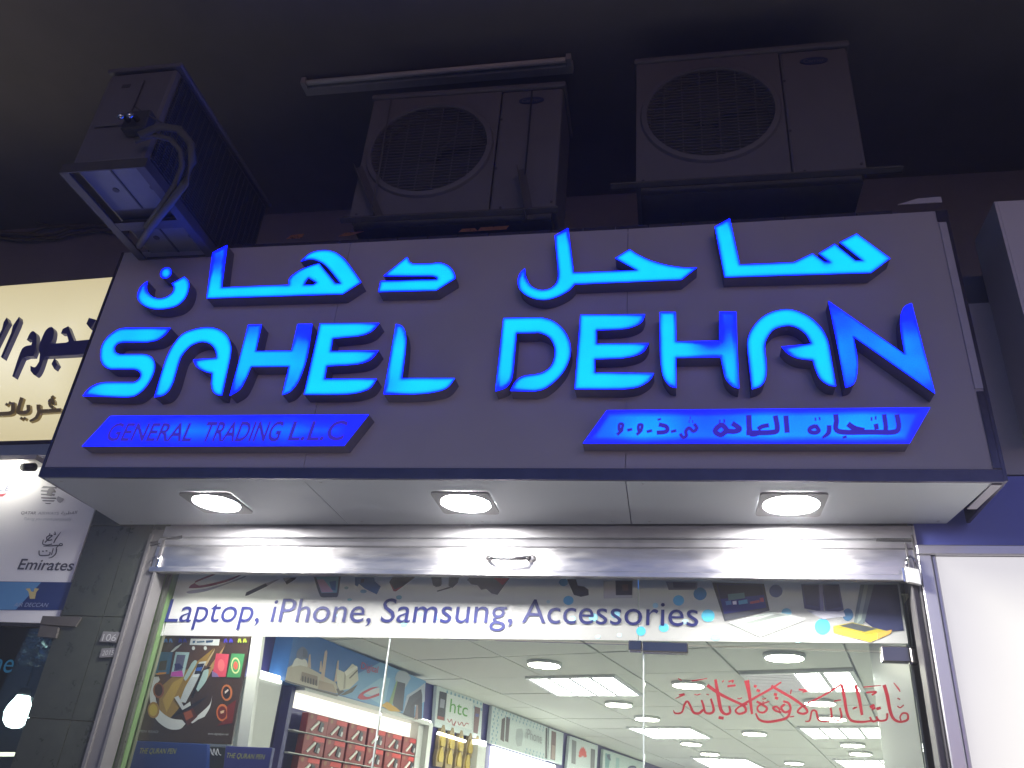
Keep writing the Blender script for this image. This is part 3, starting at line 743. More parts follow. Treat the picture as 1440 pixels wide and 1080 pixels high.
# padlock
pa, pz = fa(1283, 808, 0.03)
pl = thing('padlock', 'silver padlock hanging open at the end of the shutter rail', 'padlock', FAC.w(pa, pz - 0.035, 0.03))
b = G(); b.pquad(FAC, [(pa - 0.022, pz - 0.028), (pa + 0.024, pz - 0.040), (pa + 0.024, pz + 0.016), (pa - 0.022, pz + 0.026)], 0.018, 0.042); bo = b.build('body', mat('silver lock body', (0.78, 0.78, 0.76), 0.35, metal=0.3), pl); bevel(bo, 0.003, 2)
b = G(); b.tube([FAC.w(pa - 0.014, pz + 0.022, 0.03), FAC.w(pa - 0.014, pz + 0.048, 0.03), FAC.w(pa - 0.008, pz + 0.062, 0.03), FAC.w(pa + 0.003, pz + 0.065, 0.03), FAC.w(pa + 0.013, pz + 0.056, 0.03), FAC.w(pa + 0.016, pz + 0.02, 0.03)], 0.0055, 8)
b.build('shackle', M['chrome'], pl, smooth=True)
b = G().pbox(FAC, pa - 0.031, pa - 0.024, pz - 0.024, pz + 0.024, 0.016, 0.028); b.build('hasp', M['chrome_soft'], pl)

# ================================================================== glass front
ga = lambda px, py, off=0.0: GLASS.hit(px, py, off)
GL, GR = ga(214, 893)[0], ga(1284, 908)[0]
zb = ga(700, 899)[1]
tg = thing('transom_glass', 'clear glass pane above the door carrying the printed banner', 'glass pane', GLASS.w((GL + GR) / 2, zb, 0))
G().pbox(GLASS, GL, GR, zb + 0.004, 1.0 + EYE + 0.08, -0.012, -0.002).build('pane', M['glass'], tg)
xs = [GL, ga(536, 985)[0], ga(905, 985)[0], ga(1292, 1000)[0]]
labs = ['left fixed glass pane in front of the brown poster', 'middle fixed glass pane in front of the mosque picture', 'glass door leaf with red calligraphy']
for i in range(3):
    nm = 'glass_door' if i == 2 else 'window_pane'
    t = thing(nm, labs[i], 'glass door' if i == 2 else 'glass pane', GLASS.w((xs[i] + xs[i + 1]) / 2, 0.02, 0))
    G().pbox(GLASS, xs[i] + 0.003, xs[i + 1] - 0.003, 0.02, zb - 0.004, -0.012, -0.002).build('pane', M['glass'], t)
    if i < 2: G().pbox(GLASS, xs[i + 1] - 0.0025, xs[i + 1] + 0.0025, 0.02, zb - 0.004, -0.013, -0.001).build('edge', M['glass_edge'], t)
# patch fittings
def patch(label, a0, a1, z0, z1, split):
    t = thing('door_patch_hinge', label, 'door hinge', GLASS.w((a0 + a1) / 2, z0, 0), 'chrome patch fittings on the glass door')
    bevel(G().pbox(GLASS, a0, split - 0.001, z0 + 0.004, z1, -0.03, 0.012).build('fixed_plate', M['dark_chrome'], t), 0.003)
    bevel(G().pbox(GLASS, split, a1, z0, z1 - 0.003, -0.03, 0.018).build('pivot_plate', M['dark_chrome'], t), 0.004)
a0, zz1 = ga(884, 901); a1, zz0 = ga(968, 922)
patch('chrome patch hinge under the printed word ending, in mid glass', a0, a1, zz0 + 0.006, zz1, ga(903, 910)[0])
a0, zz1 = ga(1238, 909); a1, zz0 = ga(1292, 934)
patch('chrome patch hinge on the door beside the right shutter guide', a0, a1, zz0, zz1, ga(1279, 920)[0])

# ---- banner on the glass
BN = 0.004
a0, zb0 = ga(229, 893.5); a1, zb1 = ga(1277, 905)
ban = thing('printed_banner', 'white vinyl banner printed with navy words and gadgets behind the shutter rail', 'banner', GLASS.w((a0 + a1) / 2, zb0, BN))
zt2 = 0.97 + EYE
am = ga(727, 860)[0]; am2 = ga(897, 860)[0]
def zbot(a): return zb0 + (zb1 - zb0) * (a - a0) / (a1 - a0)
for q0, q1 in ((a0, am - 0.018), (am + 0.018, am2), (am2 + 0.003, a1)):
    G().pquad(GLASS, [(q0, zbot(q0)), (q1, zbot(q1)), (q1, zt2), (q0, zt2)], 0.0002, 0.001).build('sheet', M['banner'], ban)
G().pquad(GLASS, [(am - 0.0178, zbot(am)), (am + 0.0178, zbot(am)), (am + 0.0178, zt2), (am - 0.0178, zt2)], -0.0015, 0.0004).build('sheet', M['banner'], ban)
q = [tuple(ga(x, y, 0.0)) for x, y in ((222, 894), (228.5, 894), (238, 830), (233, 830))]
G().pquad(GLASS, q, -0.002, 0.002).build('sheet', M['banner'], ban)
TO = 0.0045
for s, bl, br, cap in (('Laptop,', (231, 874.4), (363.5, 874.6), (238, 842.5)), ('iPhone,', (379.5, 874.6), (521, 875), (388, 842.0)), ('Samsung,', (534.5, 875), (720.5, 876), (542, 842.0)), ('Accessories', (733.5, 875.6), (982, 880.7), (740, 843))):
    text('lettering', s, GLASS, bl, br, cap, TO, M['ink'], ban, shear=0.03)
K = 5.54; c1 = lambda p: crop(p, 220, 800, 5.54); c2 = lambda p: crop(p, 460, 800, 4.8); c3 = lambda p: crop(p, 740, 800, 5.143); c4 = lambda p: crop(p, 980, 800, 4.5)
dots = [(c3(ell(305, 228, 37, 33)), (95, 175, 205)), (c3(ell(160, 238, 14, 12)), (190, 215, 215)), (c3(ell(1102, 228, 40, 38)), (95, 185, 212)), (c3(ell(1260, 185, 44, 40)), (65, 135, 175)), (c3(ell(1315, 338, 48, 45)), (90, 195, 222)),
        (c3(ell(830, 450, 34, 34)), (85, 185, 215)), (c3(ell(995, 425, 36, 32)), (95, 190, 220)), (c3(ell(1372, 495, 40, 24)), (140, 215, 228)), (c3(ell(675, 480, 17, 15)), (190, 225, 228)), (c3(ell(518, 492, 18, 13)), (190, 230, 232)), (c3(ell(270, 97, 32, 28)), (80, 150, 190)), (c3(ell(645, 325, 34, 32)), (150, 210, 225)), (c3(ell(485, 350, 32, 30)), (150, 212, 225)), (c3(ell(335, 365, 26, 24)), (170, 220, 228)), (c3(ell(935, 265, 20, 20)), (175, 220, 225)), (c3(ell(1150, 382, 22, 18)), (190, 225, 230)),
        (c4(ell(20, 158, 42, 40)), (70, 140, 175)), (c4(ell(795, 366, 50, 50)), (70, 180, 222)), (c4(ell(640, 438, 32, 28)), (175, 228, 232)), (c4(ell(567, 275, 32, 26)), (120, 185, 200)), (c4(ell(955, 290, 34, 40)), (75, 120, 155)), (c4(ell(500, 140, 42, 40)), (85, 105, 150)),
        (c2(ell(485, 192, 20, 14)), (120, 165, 165)), (c2(ell(245, 152, 22, 12)), (120, 160, 170)), (c2(ell(630, 305, 15, 15)), (140, 210, 225)), (c2(ell(750, 325, 17, 18)), (150, 215, 228)), (c2(ell(518, 378, 22, 14)), (130, 205, 215)), (c2(ell(760, 425, 18, 12)), (180, 225, 228)), (c2(ell(130, 128, 14, 10)), (150, 180, 175)), (c2(ell(152, 208, 16, 9)), (140, 180, 178)), (c2(ell(93, 383, 14, 9)), (185, 222, 225)), (c2(ell(72, 315, 14, 9)), (180, 215, 220)), (c2(ell(885, 445, 16, 8)), (190, 230, 230)), (c2(ell(1010, 452, 16, 7)), (185, 228, 230))]
for k_, (p, c) in enumerate(dots): decal('printed_dot', GLASS, [(paint(*c), p)], 0.0022 + (k_ % 5) * 0.00008, ban)
pics = [
    (paint(120, 40, 70), c1([(250, 150), (270, 125, 1), (330, 95, 1), (420, 60, 1), (470, 40), (440, 40), (360, 70, 1), (300, 100, 1), (330, 128, 1), (420, 115, 1), (540, 85, 1), (640, 50), (660, 50), (560, 95, 1), (430, 132, 1), (330, 148, 1)])),
    (paint(150, 150, 155), c1([(230, 180), (260, 192, 1), (380, 175, 1), (560, 115, 1), (700, 60), (690, 55), (560, 105, 1), (400, 150, 1), (280, 165, 1)])),
    (paint(52, 52, 58), c1([(690, 212), (700, 182), (850, 112), (868, 132), (715, 205)])), (paint(150, 150, 150), c1([(852, 113), (930, 85), (965, 76), (905, 110), (868, 131)])),
    (paint(60, 56, 56), c1([(985, 72), (1090, 66), (1080, 82), (1015, 122)])), (paint(175, 170, 160), c1([(985, 72), (1050, 68), (1005, 100)])),
    (paint(90, 95, 100), c1([(1225, 62), (1435, 60), (1415, 205, 1), (1385, 220), (1295, 222), (1270, 200, 1)])), (paint(120, 170, 175), c1([(1245, 64), (1422, 62), (1405, 185), (1285, 188)])), (paint(190, 160, 175), c1([(1250, 85), (1300, 80), (1380, 180), (1288, 184)])), (paint(60, 105, 150), c1([(1345, 100), (1400, 92), (1395, 170), (1365, 160)])),
    (paint(62, 98, 140), c2([(190, 55), (318, 55), (320, 85), (362, 118), (335, 172), (250, 130), (215, 100), (205, 120), (188, 108)])), (paint(35, 50, 75), c2([(228, 68), (252, 66), (248, 92), (226, 94)])),
    (paint(45, 45, 52), c2([(420, 90), (440, 58), (600, 52), (470, 148), (450, 150)])), (paint(150, 60, 70), c2([(425, 98), (455, 140), (520, 112), (465, 152), (448, 150)])),
    (paint(60, 66, 78), c2([(702, 56), (772, 55), (770, 110, 1), (735, 122), (715, 110)])), (paint(60, 66, 78), c2([(822, 55), (895, 54), (880, 95), (845, 128), (820, 115)])), (paint(40, 40, 46), c2([(740, 148), (832, 120), (835, 128), (745, 154)])),
    (paint(96, 96, 102), c2([(945, 75), (965, 52), (1240, 52), (1150, 175), (1110, 165), (1075, 135), (1040, 140), (1015, 110), (975, 105)])), (paint(170, 45, 62), c2([(1115, 55), (1240, 53), (1185, 110)])),
    (paint(45, 48, 62), c3([(295, 75), (360, 75), (372, 120), (420, 128), (450, 150), (452, 190), (395, 202), (345, 188)])),
    (paint(190, 192, 186), c3([(558, 85), (770, 85), (768, 212), (560, 214)])), (paint(48, 50, 66), c3([(645, 85), (768, 85), (766, 190), (648, 190)])), (paint(90, 70, 75), c3([(690, 115), (735, 110), (740, 155), (700, 160)])),
    (paint(120, 125, 140), c3([(1010, 92), (1240, 98), (1235, 150), (1030, 152)])), (paint(80, 82, 110), c3([(1060, 95), (1230, 98), (1225, 138), (1065, 136)])),
    (paint(52, 54, 60), c4([(95, 85), (425, 95), (460, 262), (175, 330)])), (paint(30, 34, 110), c4([(125, 95), (410, 102), (440, 245), (172, 285)])), (paint(26, 28, 50), c4([(130, 98), (408, 104), (422, 165), (150, 190)])),
    (paint(80, 130, 170), c4([(180, 205), (215, 200), (220, 225), (186, 230)])), (paint(230, 230, 230), c4([(225, 205), (250, 202), (252, 225), (228, 226)])), (paint(80, 160, 180), c4([(262, 202), (318, 192), (322, 218), (266, 226)])), (paint(170, 60, 60), c4([(335, 208), (395, 196), (398, 212), (338, 222)])), (paint(180, 70, 75), c4([(398, 184), (420, 182), (424, 208), (402, 210)])), (paint(90, 130, 120), c4([(195, 160), (300, 150), (305, 185), (200, 200)])),
    (paint(70, 74, 82), c4([(172, 290), (445, 248), (460, 265), (178, 330)])),
    (paint(178, 190, 180), c4([(200, 340), (460, 268), (600, 290), (300, 385)])), (paint(205, 214, 205), c4([(300, 385), (600, 290), (690, 320), (400, 430)])), (paint(140, 150, 142), c4([(250, 335), (470, 278), (560, 292), (330, 352)])), (paint(190, 200, 192), c4([(255, 334), (472, 282), (500, 286), (290, 343)])),
    (paint(66, 68, 105), c4([(660, 98), (780, 98), (785, 270), (680, 250)])), (paint(66, 68, 105), c4([(790, 98), (900, 98), (930, 262), (815, 285)])), (paint(130, 130, 160), c4([(772, 98), (795, 98), (805, 320), (785, 318)])), (paint(42, 44, 78), c4([(672, 105), (768, 105), (772, 240), (690, 225)])), (paint(42, 44, 78), c4([(800, 105), (890, 105), (915, 240), (822, 258)])),
    (paint(190, 192, 200), c4([(690, 262), (930, 270), (940, 300), (800, 320)])),
    (paint(44, 50, 82), c4([(1120, 98), (1270, 98), (1310, 390), (1150, 400), (1060, 330)])), (paint(110, 125, 125), c4([(1035, 98), (1120, 98), (1060, 340), (1010, 380), (990, 350)])), (paint(150, 165, 155), c4([(1060, 100), (1085, 100), (1040, 320), (1010, 350)])),
    (paint(160, 150, 50), c4([(862, 362), (985, 338), (1230, 400), (1095, 415)])), (paint(62, 68, 70), c4([(900, 360), (985, 342), (1140, 380), (1060, 398)])), (paint(238, 205, 60), c4([(862, 364), (1095, 418), (1142, 405), (1140, 445), (1098, 462), (866, 404)])), (paint(190, 150, 70), c4([(1142, 405), (1235, 385), (1225, 410), (1142, 446)])),
]
gi = [0, 2, 4, 6, 10, 12, 14, 17, 19, 20, 23, 25, len(pics)]
gi = [0, 2, 4, 6, 10, 12, 14, 17, 19, 20, 23, 25, 39, 45, len(pics)]
for k_ in range(len(gi) - 1): decal('printed_gadget', GLASS, pics[gi[k_]:gi[k_ + 1]], 0.0028, ban, gap=0.0001)

# ---- red calligraphy on the door
cal = thing('calligraphy_sticker', 'red Arabic calligraphy stuck on the glass door', 'sticker', GLASS.pw(1110, 1020, 0.001))
C8 = (920, 940, 3.89)
def r(pts, w): return (crop(pts, *C8), [x / 3.89 for x in w] if isinstance(w, list) else w / 3.89)
RED = [r([(1258, 90), (1275, 150), (1290, 230), (1310, 275), (1345, 292), (1385, 280), (1385, 250), (1360, 245), (1345, 265), (1350, 285)], [14, 14, 13, 11, 9, 9, 8, 7, 6, 6]),
       r([(1275, 245), (1270, 280), (1230, 285), (1215, 262)], 8), r([(1232, 280), (1195, 290), (1180, 265)], 8), r([(1196, 285), (1140, 292), (1080, 285), (1055, 245), (1040, 160), (1025, 85)], [7, 9, 10, 11, 12, 12]),
       r([(1100, 90), (1120, 160), (1137, 255)], [12, 14, 10]), r([(1025, 85), (930, 145), (830, 195)], [9, 7, 8]), r([(1180, 212), (1205, 200)], 11), r([(1215, 222), (1240, 215)], 11), r([(1190, 222), (1210, 215)], 9),
       r([(1090, 215), (1110, 212), (1085, 222)], 5), r([(1145, 102), (1240, 93)], [5, 3]), r([(1160, 132), (1215, 128), (1190, 145)], 7), r([(1310, 78), (1335, 110), (1345, 128)], [4, 7, 4]), r([(1330, 162), (1345, 170)], 5), r([(1330, 205), (1345, 215), (1365, 200)], 5),
       r([(1015, 215), (1025, 265), (1005, 285), (980, 275)], 8), r([(965, 215), (970, 270), (945, 288), (900, 280), (885, 235), (862, 235), (850, 285), (825, 288)], [8, 8, 8, 9, 8, 7, 7, 4]), r([(985, 180), (1000, 175), (1022, 172)], 5),
       r([(640, 95), (700, 130), (760, 165), (815, 205), (838, 235), (815, 248), (785, 238), (800, 215), (830, 200)], [10, 11, 11, 10, 9, 9, 8, 7, 7]), r([(695, 75), (640, 110), (560, 155), (480, 200)], [6, 9, 9, 10]), r([(810, 130), (870, 118)], 5), r([(790, 115), (835, 120)], 8), r([(750, 115), (745, 140)], 5), r([(740, 265), (765, 262)], 5),
       r([(705, 180), (735, 190), (745, 225), (715, 240), (695, 215), (715, 195)], 9), r([(745, 225), (730, 265), (690, 282), (620, 292), (575, 280), (555, 245)], [9, 10, 10, 10, 9, 6]), r([(695, 240), (665, 232), (650, 215), (670, 210), (690, 230)], 8), r([(655, 140), (672, 145)], 11), r([(660, 160), (678, 165)], 11),
       r([(560, 180), (615, 215), (600, 240), (570, 235), (570, 205), (630, 180)], [9, 9, 8, 8, 7, 5]), r([(545, 95), (560, 100)], 11), r([(560, 118), (578, 125)], 11), r([(590, 165), (600, 168), (612, 162)], 4), r([(590, 185), (602, 182)], 4),
       r([(505, 65), (520, 140), (535, 250)], [20, 14, 9]), r([(290, 92), (360, 140), (430, 175), (490, 205), (500, 235), (465, 248), (445, 232), (465, 210), (510, 195)], [13, 12, 10, 10, 9, 9, 8, 7, 7]), r([(455, 162), (465, 166), (480, 160)], 4),
       r([(335, 60), (350, 150), (365, 225), (390, 250), (415, 240), (410, 205)], [10, 14, 13, 10, 9, 8]), r([(352, 268), (380, 272)], 12), r([(400, 98), (445, 92)], 8), r([(405, 72), (432, 66), (425, 78)], 6), r([(380, 65), (372, 75)], 5),
       r([(310, 165), (325, 225), (310, 245), (280, 240), (268, 200), (258, 172)], [8, 10, 9, 9, 9, 7]), r([(268, 225), (245, 245), (215, 240), (195, 200), (180, 180), (165, 200), (150, 240), (115, 245), (105, 228)], [9, 10, 10, 9, 8, 8, 7, 7, 3]), r([(205, 68), (290, 55)], [5, 3]), r([(135, 145), (165, 142), (115, 165)], [6, 8, 2]), r([(220, 140), (235, 145), (255, 138)], 4), r([(285, 140), (300, 145)], 4), r([(130, 55), (150, 65)], 4)]
RED = [(p, [x * 1.4 for x in w] if isinstance(w, list) else w * 1.4) for p, w in RED]
strokes('lettering', GLASS, RED, 0.0008, M['red'], cal)

# ================================================================== entrance reveals and things right behind the glass
rv = thing('entrance_reveal', 'green marble jamb just inside the left shutter guide', 'door jamb', FAC.w(g1 + 0.02, 0, -0.2))
ag0 = ga(222, 893)[0]
def depth_at(a, px, py):                      # how far behind the shop front the sight line through a pixel meets a jamb standing at A
    d = ray(px, py)[:2]; t = (a + FAC.a @ FAC.o) / (FAC.a @ d)
    return float(FAC.n @ (d * t - FAC.o))
jm, jg = depth_at(g1 + 0.02, 168.5, 1080), depth_at(g1 + 0.022, 179, 1080)
G().pbox(FAC, g1 + 0.003, g1 + 0.02, 0.01, 0.97 + EYE, jm, -0.065).build('marble_jamb', M['granite'], rv)
INN = FAC.shifted(-0.5)
ai0, ai1 = INN.hit(180, 1080)[0], INN.hit(250, 895)[0]
G().pbox(FAC, g1 - 0.03, g1 + 0.022, 0.01, 1.0 + EYE, jg, jm - 0.002).build('green_post', M['green_wall'], rv)
rj = thing('door_jamb', 'grey jamb panel just inside the right shutter guide', 'door jamb', FAC.w(g2 - 0.05, 0, -0.2))
G().pbox(FAC, g2 - 0.016, g2 - 0.002, 0.01, 0.97 + EYE, -0.9, -0.145).build('jamb_panel', M['mirror'], rj)

# brown poster
POS = FAC.shifted(-0.5)
po = thing('product_poster', 'brown poster of a digital reading pen behind the left glass', 'poster', POS.pw(272, 1043))
def slab(name, P, px, n0, n1, m, parent):
    return G().pquad(P, [tuple(P.hit(x, y, n1)) for x, y in px], n0, n1).build(name, m, parent)
slab('board', POS, [(192, 1041), (325, 1047), (355, 880), (230, 880)], -0.012, 0, paint(62, 44, 36), po)
cp = lambda p: crop(p, 160, 880, 5.4)
pp = [(paint(92, 66, 48), cp([(330, 380), (520, 130, 1), (700, 120), (860, 120), (760, 300, 1), (600, 480), (420, 700), (330, 640)])),
      (paint(165, 130, 60), cp([(350, 470), (440, 390), (560, 330), (760, 170), (600, 450), (500, 620), (430, 700), (350, 640, 1)])), (paint(196, 160, 70), cp([(370, 560), (450, 430), (540, 380), (470, 520), (400, 660)])),
      (paint(175, 140, 90), cp([(640, 420), (735, 300), (845, 150), (800, 250), (700, 420)])), (paint(200, 175, 130), cp([(690, 290), (770, 170), (760, 200), (700, 310)])),
      (paint(225, 225, 225), cp([(290, 390), (340, 385), (350, 410), (315, 470, 1), (320, 560, 1), (350, 640, 1), (430, 700, 1), (520, 715), (545, 745), (500, 785, 1), (410, 780, 1), (320, 710, 1), (280, 600, 1), (275, 500, 1)])), (paint(225, 225, 225), cp([(690, 690), (730, 620, 1), (748, 535), (725, 600, 1), (640, 680), (575, 735), (600, 740), (640, 712)])), (paint(215, 215, 212), cp([(430, 198), (470, 160), (520, 133), (490, 165), (450, 198)])),
      (paint(150, 90, 60), cp(ell(340, 490, 42, 60))), (paint(60, 32, 24), cp(ell(340, 488, 30, 46))), (paint(170, 130, 60), cp(ell(302, 640, 45, 62))), (paint(205, 175, 70), cp(ell(300, 640, 32, 46))), (paint(190, 110, 60), cp(ell(858, 508, 42, 62))), (paint(40, 26, 24), cp(ell(856, 508, 30, 48))), (paint(205, 110, 60), cp(ell(825, 660, 46, 66))), (paint(110, 34, 28), cp(ell(823, 660, 34, 50))), (paint(215, 205, 195), cp([(842, 500), (868, 480), (872, 492), (845, 516)])), (paint(225, 190, 150), cp([(808, 650), (838, 640), (836, 660), (812, 668)])),
      (paint(110, 34, 30), cp([(860, 610), (930, 560), (900, 740), (780, 760), (860, 700)])), (paint(92, 46, 34), cp([(520, 660), (600, 625), (635, 690), (560, 760)])), (paint(160, 80, 50), cp([(530, 662), (585, 640), (605, 690), (550, 720)])), (paint(32, 28, 34), cp([(430, 705), (500, 640), (720, 530), (620, 610), (520, 660)])),
      (paint(58, 108, 138), cp([(345, 198), (448, 200), (420, 365), (312, 375)])), (paint(70, 72, 66), cp([(350, 270), (405, 262), (395, 335), (335, 340)])), (paint(225, 150, 70), cp([(312, 365), (345, 355), (400, 352), (395, 365), (330, 372)])), (paint(190, 220, 225), cp([(470, 198), (575, 202), (530, 388), (430, 385)])), (paint(110, 110, 140), cp([(480, 220), (545, 222), (520, 340), (455, 345)])), (paint(210, 90, 190), cp([(440, 350), (520, 340), (528, 386), (432, 384)])), (paint(60, 60, 110), cp([(460, 290), (500, 285), (530, 320), (470, 340)])),
      (paint(205, 75, 95), cp([(778, 210), (875, 216), (850, 388), (745, 388)])), (paint(130, 110, 160), cp([(745, 340), (785, 365), (800, 388), (745, 388)])), (paint(225, 110, 115), cp(ell(815, 300, 26, 46))), (paint(70, 140, 90), cp([(895, 210), (995, 214), (960, 392), (858, 390)])), (paint(200, 205, 150), cp(ell(925, 302, 34, 62))), (paint(60, 150, 90), cp(ell(925, 302, 26, 50))), (paint(205, 95, 80), cp(ell(925, 302, 18, 32))),
      (paint(170, 195, 195), cp([(590, 285), (615, 262, 1), (630, 280, 1), (580, 370, 1), (545, 420), (530, 400)])), (paint(200, 205, 210), cp([(650, 275), (705, 268), (600, 480), (545, 585), (500, 575), (540, 470)])), (paint(34, 38, 60), cp([(635, 290), (690, 285), (655, 365), (610, 370)])), (paint(60, 100, 190), cp([(632, 318), (672, 312), (660, 342), (622, 342)])), (paint(225, 230, 235), cp([(605, 370), (650, 365), (640, 388), (596, 390)])), (paint(170, 195, 195), cp([(690, 330, 1), (720, 340, 1), (700, 420, 1), (640, 500), (625, 480), (660, 400)])), (paint(20, 20, 26), cp([(720, 310), (740, 320), (680, 340), (600, 550), (590, 540), (660, 350)])), (paint(210, 212, 215), cp([(460, 545), (490, 530), (530, 610), (580, 575), (585, 605), (520, 640)])),
      (paint(235, 235, 240), cp([(585, 98), (805, 102), (797, 150), (575, 145)])), (paint(70, 110, 150), cp([(600, 115), (620, 112), (615, 130), (598, 132)])), (paint(60, 90, 130), cp([(700, 112), (755, 108), (750, 126), (700, 130)])), (paint(90, 120, 150), cp([(630, 118), (690, 114), (688, 126), (632, 130)])), (paint(235, 235, 235), cp(ell(605, 170, 12, 15))), (paint(235, 235, 235), cp(ell(695, 170, 12, 15)))]
for (x, col) in ((395, (60, 120, 190)), (432, (60, 120, 190)), (505, (52, 50, 140)), (540, (52, 50, 140)), (850, (70, 60, 190)), (890, (70, 60, 190)), (955, (170, 195, 60)), (995, (170, 195, 60))):
    pp.append((paint(*col), cp([(x - 15, 125), (x - 8, 98), (x + 8, 98), (x + 15, 125), (x + 6, 128), (x, 114), (x - 6, 128)])))
decal('printed_picture', POS, pp, 0.0012, po, gap=0.00008)
text('lettering', 'PEN READ', POS, (196, 1030), (222, 1031), (197, 1026.5), 0.006, paint(150, 150, 150), po)
text('lettering', 'www.digitalpen.net', POS, (292, 1033), (321, 1034), (292, 1030), 0.006, paint(190, 190, 190), po)
# blue and black boxes below the poster
for (nm, lab, px, col, txt, tq, tcol) in (('pen_box', 'blue box lettered in yellow under the brown poster, beside the green post', [(175, 1100), (290, 1100), (291.5, 1046.5), (192, 1042)], (28, 62, 140), 'THE QURAN PEN', ((195, 1059.5), (246, 1060), (196, 1052)), (180, 180, 90)),
                                         ('book_stack_box', 'black box with white script between the two blue boxes', [(252, 1100), (317, 1100), (318, 1051), (254, 1047)], (34, 36, 42), None, None, None),
                                         ('pen_box', 'blue box lettered in yellow at the foot of the white post', [(312, 1100), (374, 1100), (383, 1051.5), (317, 1049)], (50, 52, 130), 'THE QURAN PEN', ((317.5, 1065.5), (371, 1068), (318, 1058.5)), (180, 180, 90))):
    Pz = POS if nm == 'pen_box' else POS.shifted(0.0)
    off = {'pen_box': 0.06, 'book_stack_box': 0.03}[nm]
    pts = [tuple(Pz.hit(x, y, off)) for x, y in px]
    t = thing(nm, lab, 'box', Pz.w(pts[0][0], min(p[1] for p in pts), off))
    bevel(G().pquad(Pz, pts, off - 0.03 + 0.004, off).build('carton', paint(*col), t), 0.002)
    if txt: text('lettering', txt, Pz, *tq, off + 0.001, paint(*tcol), t, shear=0.1)
    else:
        strokes('script', Pz, [([(x, 1061), (x + 2, 1053), (x + 4, 1060), (x + 7, 1062)], 1.3) for x in (257, 263, 268, 276, 281, 286, 294, 299, 304)], off + 0.001, M['white'], t)
sg_ = POS
# two small lamps over the window display, behind the banner
for lab_, (a_, n_) in (('round window display lamp above the brown poster, hidden behind the banner', (0.33, -0.30)), ('round window display lamp near the white post, hidden behind the banner', (0.58, -0.30))):
    wl_ = thing('display_lamp', lab_, 'downlight', FAC.w(a_, 0.848 + EYE, n_), 'lamps over the window display')
    q_ = FAC.w(a_, 0.848 + EYE, n_)
    G().lathe(q_, [(0.05, 0.0), (0.055, 0.002), (0.055, 0.022)], 20).build('rim', M['alu'], wl_, smooth=True)
    obj('lamp', [(q_[0] + 0.045 * math.cos(2 * math.pi * i / 20), q_[1] + 0.045 * math.sin(2 * math.pi * i / 20), q_[2] - 0.001) for i in range(20)], [tuple(range(20))[::-1]], DISPLAY, wl_)
# white post beside the poster
wp = thing('white_post', 'white board edge standing right of the brown poster', 'post', POS.pw(334, 1044))
slab('board', POS, [(326, 1100), (341.5, 1100), (371, 880), (356, 880)], -0.03, -0.002, M['white_lam'], wp)

# ================================================================== shop interior
def U2(u, v, z=0.0):
    p = UDIR * u + WDIR * v
    return (p[0], p[1], z)
def ubox(g, u0, u1, v0, v1, z0, z1, mi=0):
    return g.hexa([U2(u0, v0, z0), U2(u1, v0, z0), U2(u1, v0, z1), U2(u0, v0, z1), U2(u0, v1, z0), U2(u1, v1, z0), U2(u1, v1, z1), U2(u0, v1, z1)], mi)
VB = 12.6
struct(obj('shop_floor', [(-2.5, 3.4, 0.006), (0.86, 3.25, 0.006), U2(0.0, VB, 0.006), U2(-3.2, VB, 0.006)], [(0, 1, 2, 3)], M['floor']))
g = G(); ubox(g, -3.15, -3.025, 3.36, VB, 0.01, CEIL_Z + 0.1); struct(g.build('display_wall', M['purple']))
g = G(); ubox(g, 0.0, 0.12, 3.55, VB, 0.01, CEIL_Z + 0.1); struct(g.build('right_wall', M['mirror']))
g = G(); ubox(g, -3.02, -0.005, VB + 0.005, VB + 0.15, 0.01, CEIL_Z + 0.1); struct(g.build('back_wall', M['white_lam']))
# ceiling: a dark backing sheet with the grid, and single tiles laid in it
SH = -0.15
def ce(u, v, z): return U2(u, v + SH * (u + 1.9), z)
cl = obj('shop_ceiling', [(-2.5, 3.375, CEIL_Z + 0.025), (0.86, 3.215, CEIL_Z + 0.025), U2(0.1, VB, CEIL_Z + 0.025), U2(-3.1, VB, CEIL_Z + 0.025)], [(0, 1, 2, 3)], M['grid'])
struct(cl)
tile_me = None
troffers = [[(738, 953), (865, 950), (905, 978), (782, 978)], [(880, 1023), (972, 1023), (1003, 1038), (918, 1038)], [(1040, 947), (1200, 942), (1217, 972), (1065, 973)], [(1120, 1023), (1242, 1022), (1250, 1037), (1140, 1038)],
            [(970, 1065), (1050, 1067), (1088, 1085), (1005, 1083)], [(1170, 1068), (1262, 1068), (1275, 1082), (1192, 1082)]]
dlpx = [(765, 936), (1103, 926), (968, 965), (870, 992), (1153, 990), (910, 1012), (1170, 1012), (1061, 1033), (972, 1047), (998, 1061), (1199, 1049), (1210, 1061), (1117, 1074)]
gv = 0.006
tv = [(0 + gv, 0), (0.6 - gv, 0), (0.6 - gv, 0), (gv, 0)]
